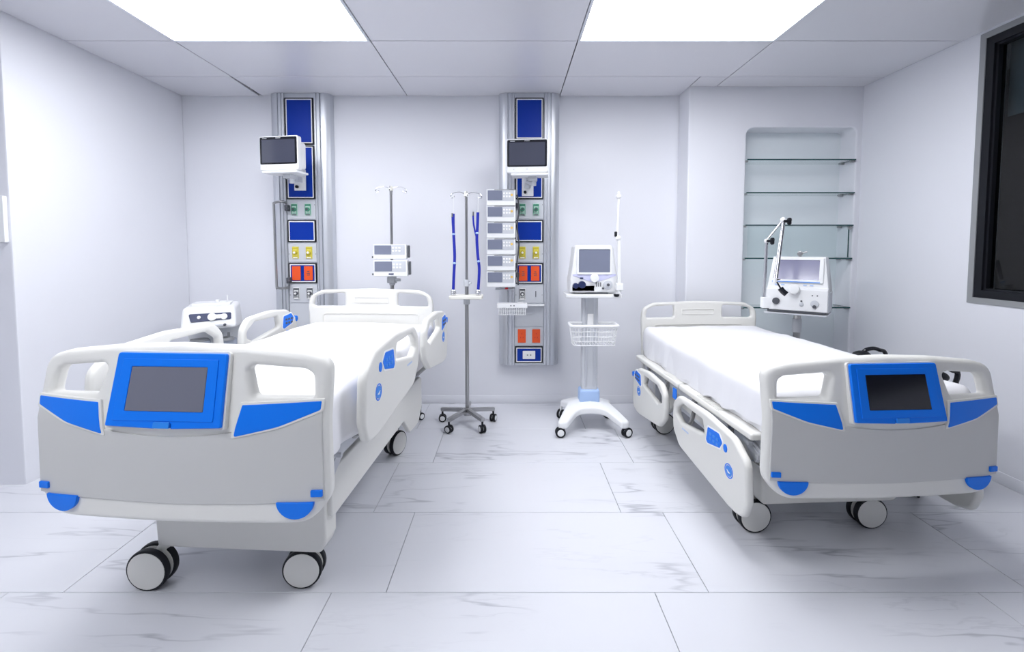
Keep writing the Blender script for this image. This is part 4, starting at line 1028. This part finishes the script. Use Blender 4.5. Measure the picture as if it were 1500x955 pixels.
sbox('rear_panel', (0, 0.12, zl/2+0.08), (0.36, 0.08, zl-0.16), M['white'], mc, bev=0.015)
sbox('base', (0, 0.0, 0.12), (0.40, 0.40, 0.08), M['white'], mc, bev=0.02)
bm = nb(); cyl(bm, (-0.08, -0.06, 0.45), (-0.08, -0.06, zl-0.10), 0.07, bev=0.01); obj('canister', bm, M['frost'], mc)
bm = nb(); cyl(bm, (0.09, -0.06, 0.45), (0.09, -0.06, zl-0.10), 0.07, bev=0.01); obj('canister', bm, M['frost'], mc)
sbox('canister_bracket', (0, -0.02, 0.44), (0.34, 0.22, 0.02), M['lgrey'], mc, bev=0.005)
bm = nb()
for x in (0.09,): 
    cyl(bm, (x, -0.09, zl-0.105), (x, -0.09, zl-0.085), 0.062, 0.05, bev=0.004); cyl(bm, (x-0.025, -0.09, zl-0.09), (x-0.025, -0.09, zl-0.05), 0.009); cyl(bm, (x+0.02, -0.09, zl-0.09), (x+0.02, -0.09, zl-0.05), 0.009)
cyl(bm, (-0.08, -0.07, zl-0.105), (-0.08, -0.07, zl-0.09), 0.06); obj('canister_lid', bm, M['grey'], mc)
for sx in (-0.16, 0.16):
    for sy in (-0.16, 0.16): caster(mc, sx, sy, 0.036, 0.014, 0.010, sx*4, 0.09, cover='lgrey', fork='white')

# ------------------------------------------------------------------ black chair behind the right bed
ch = thing('black_stool', 'low black stool with looped arms, mostly hidden between the right bed and the wall', 'stool', (2.29, 2.62, 0))
za = P(1272, 509, 2.86).z
sbox('seat', (0, 0, 0.45), (0.32, 0.36, 0.09), M['black'], ch, bev=0.03)
for (x0, yy, ww) in ((P(1281, 515, 2.84).x-2.29, 0.22, 0.065), (P(1388, 552, 2.36).x-2.29, -0.26, 0.045)):
    obj('armrest', tube(nb(), smoothpath([(x0+ww*.2, yy*0.75, 0.44), (x0-ww*1.1, yy, za-0.09), (x0-ww, yy, za-0.022), (x0-ww*.3, yy, za-0.002), (x0+ww*.4, yy, za-0.01), (x0+ww*1.1, yy, za-0.05), (x0+ww*.6, yy*.75, 0.44)], 6), 0.012, 10), M['blackp'], ch)
    obj('arm_pad', ball(nb(), (x0-ww*1.2, yy, za-0.045), 0.05, (1.1, 0.8, 0.6)), M['black'], ch)
obj('stem', cyl(nb(), (0, 0, 0.09), (0, 0, 0.42), 0.025), M['dgrey'], ch)
for k in range(5):
    a = k*2*PI/5+0.3
    obj('foot', box(nb(), (0.10, 0, 0.075), (0.20, 0.03, 0.025), bev=0.004), M['black'], ch, rot=(0, 0, a), wn=True)
    caster(ch, 0.19*math.cos(a), 0.19*math.sin(a), 0.025, 0.012, 0.008, a, 0.07, cover='dgrey', fork='black')
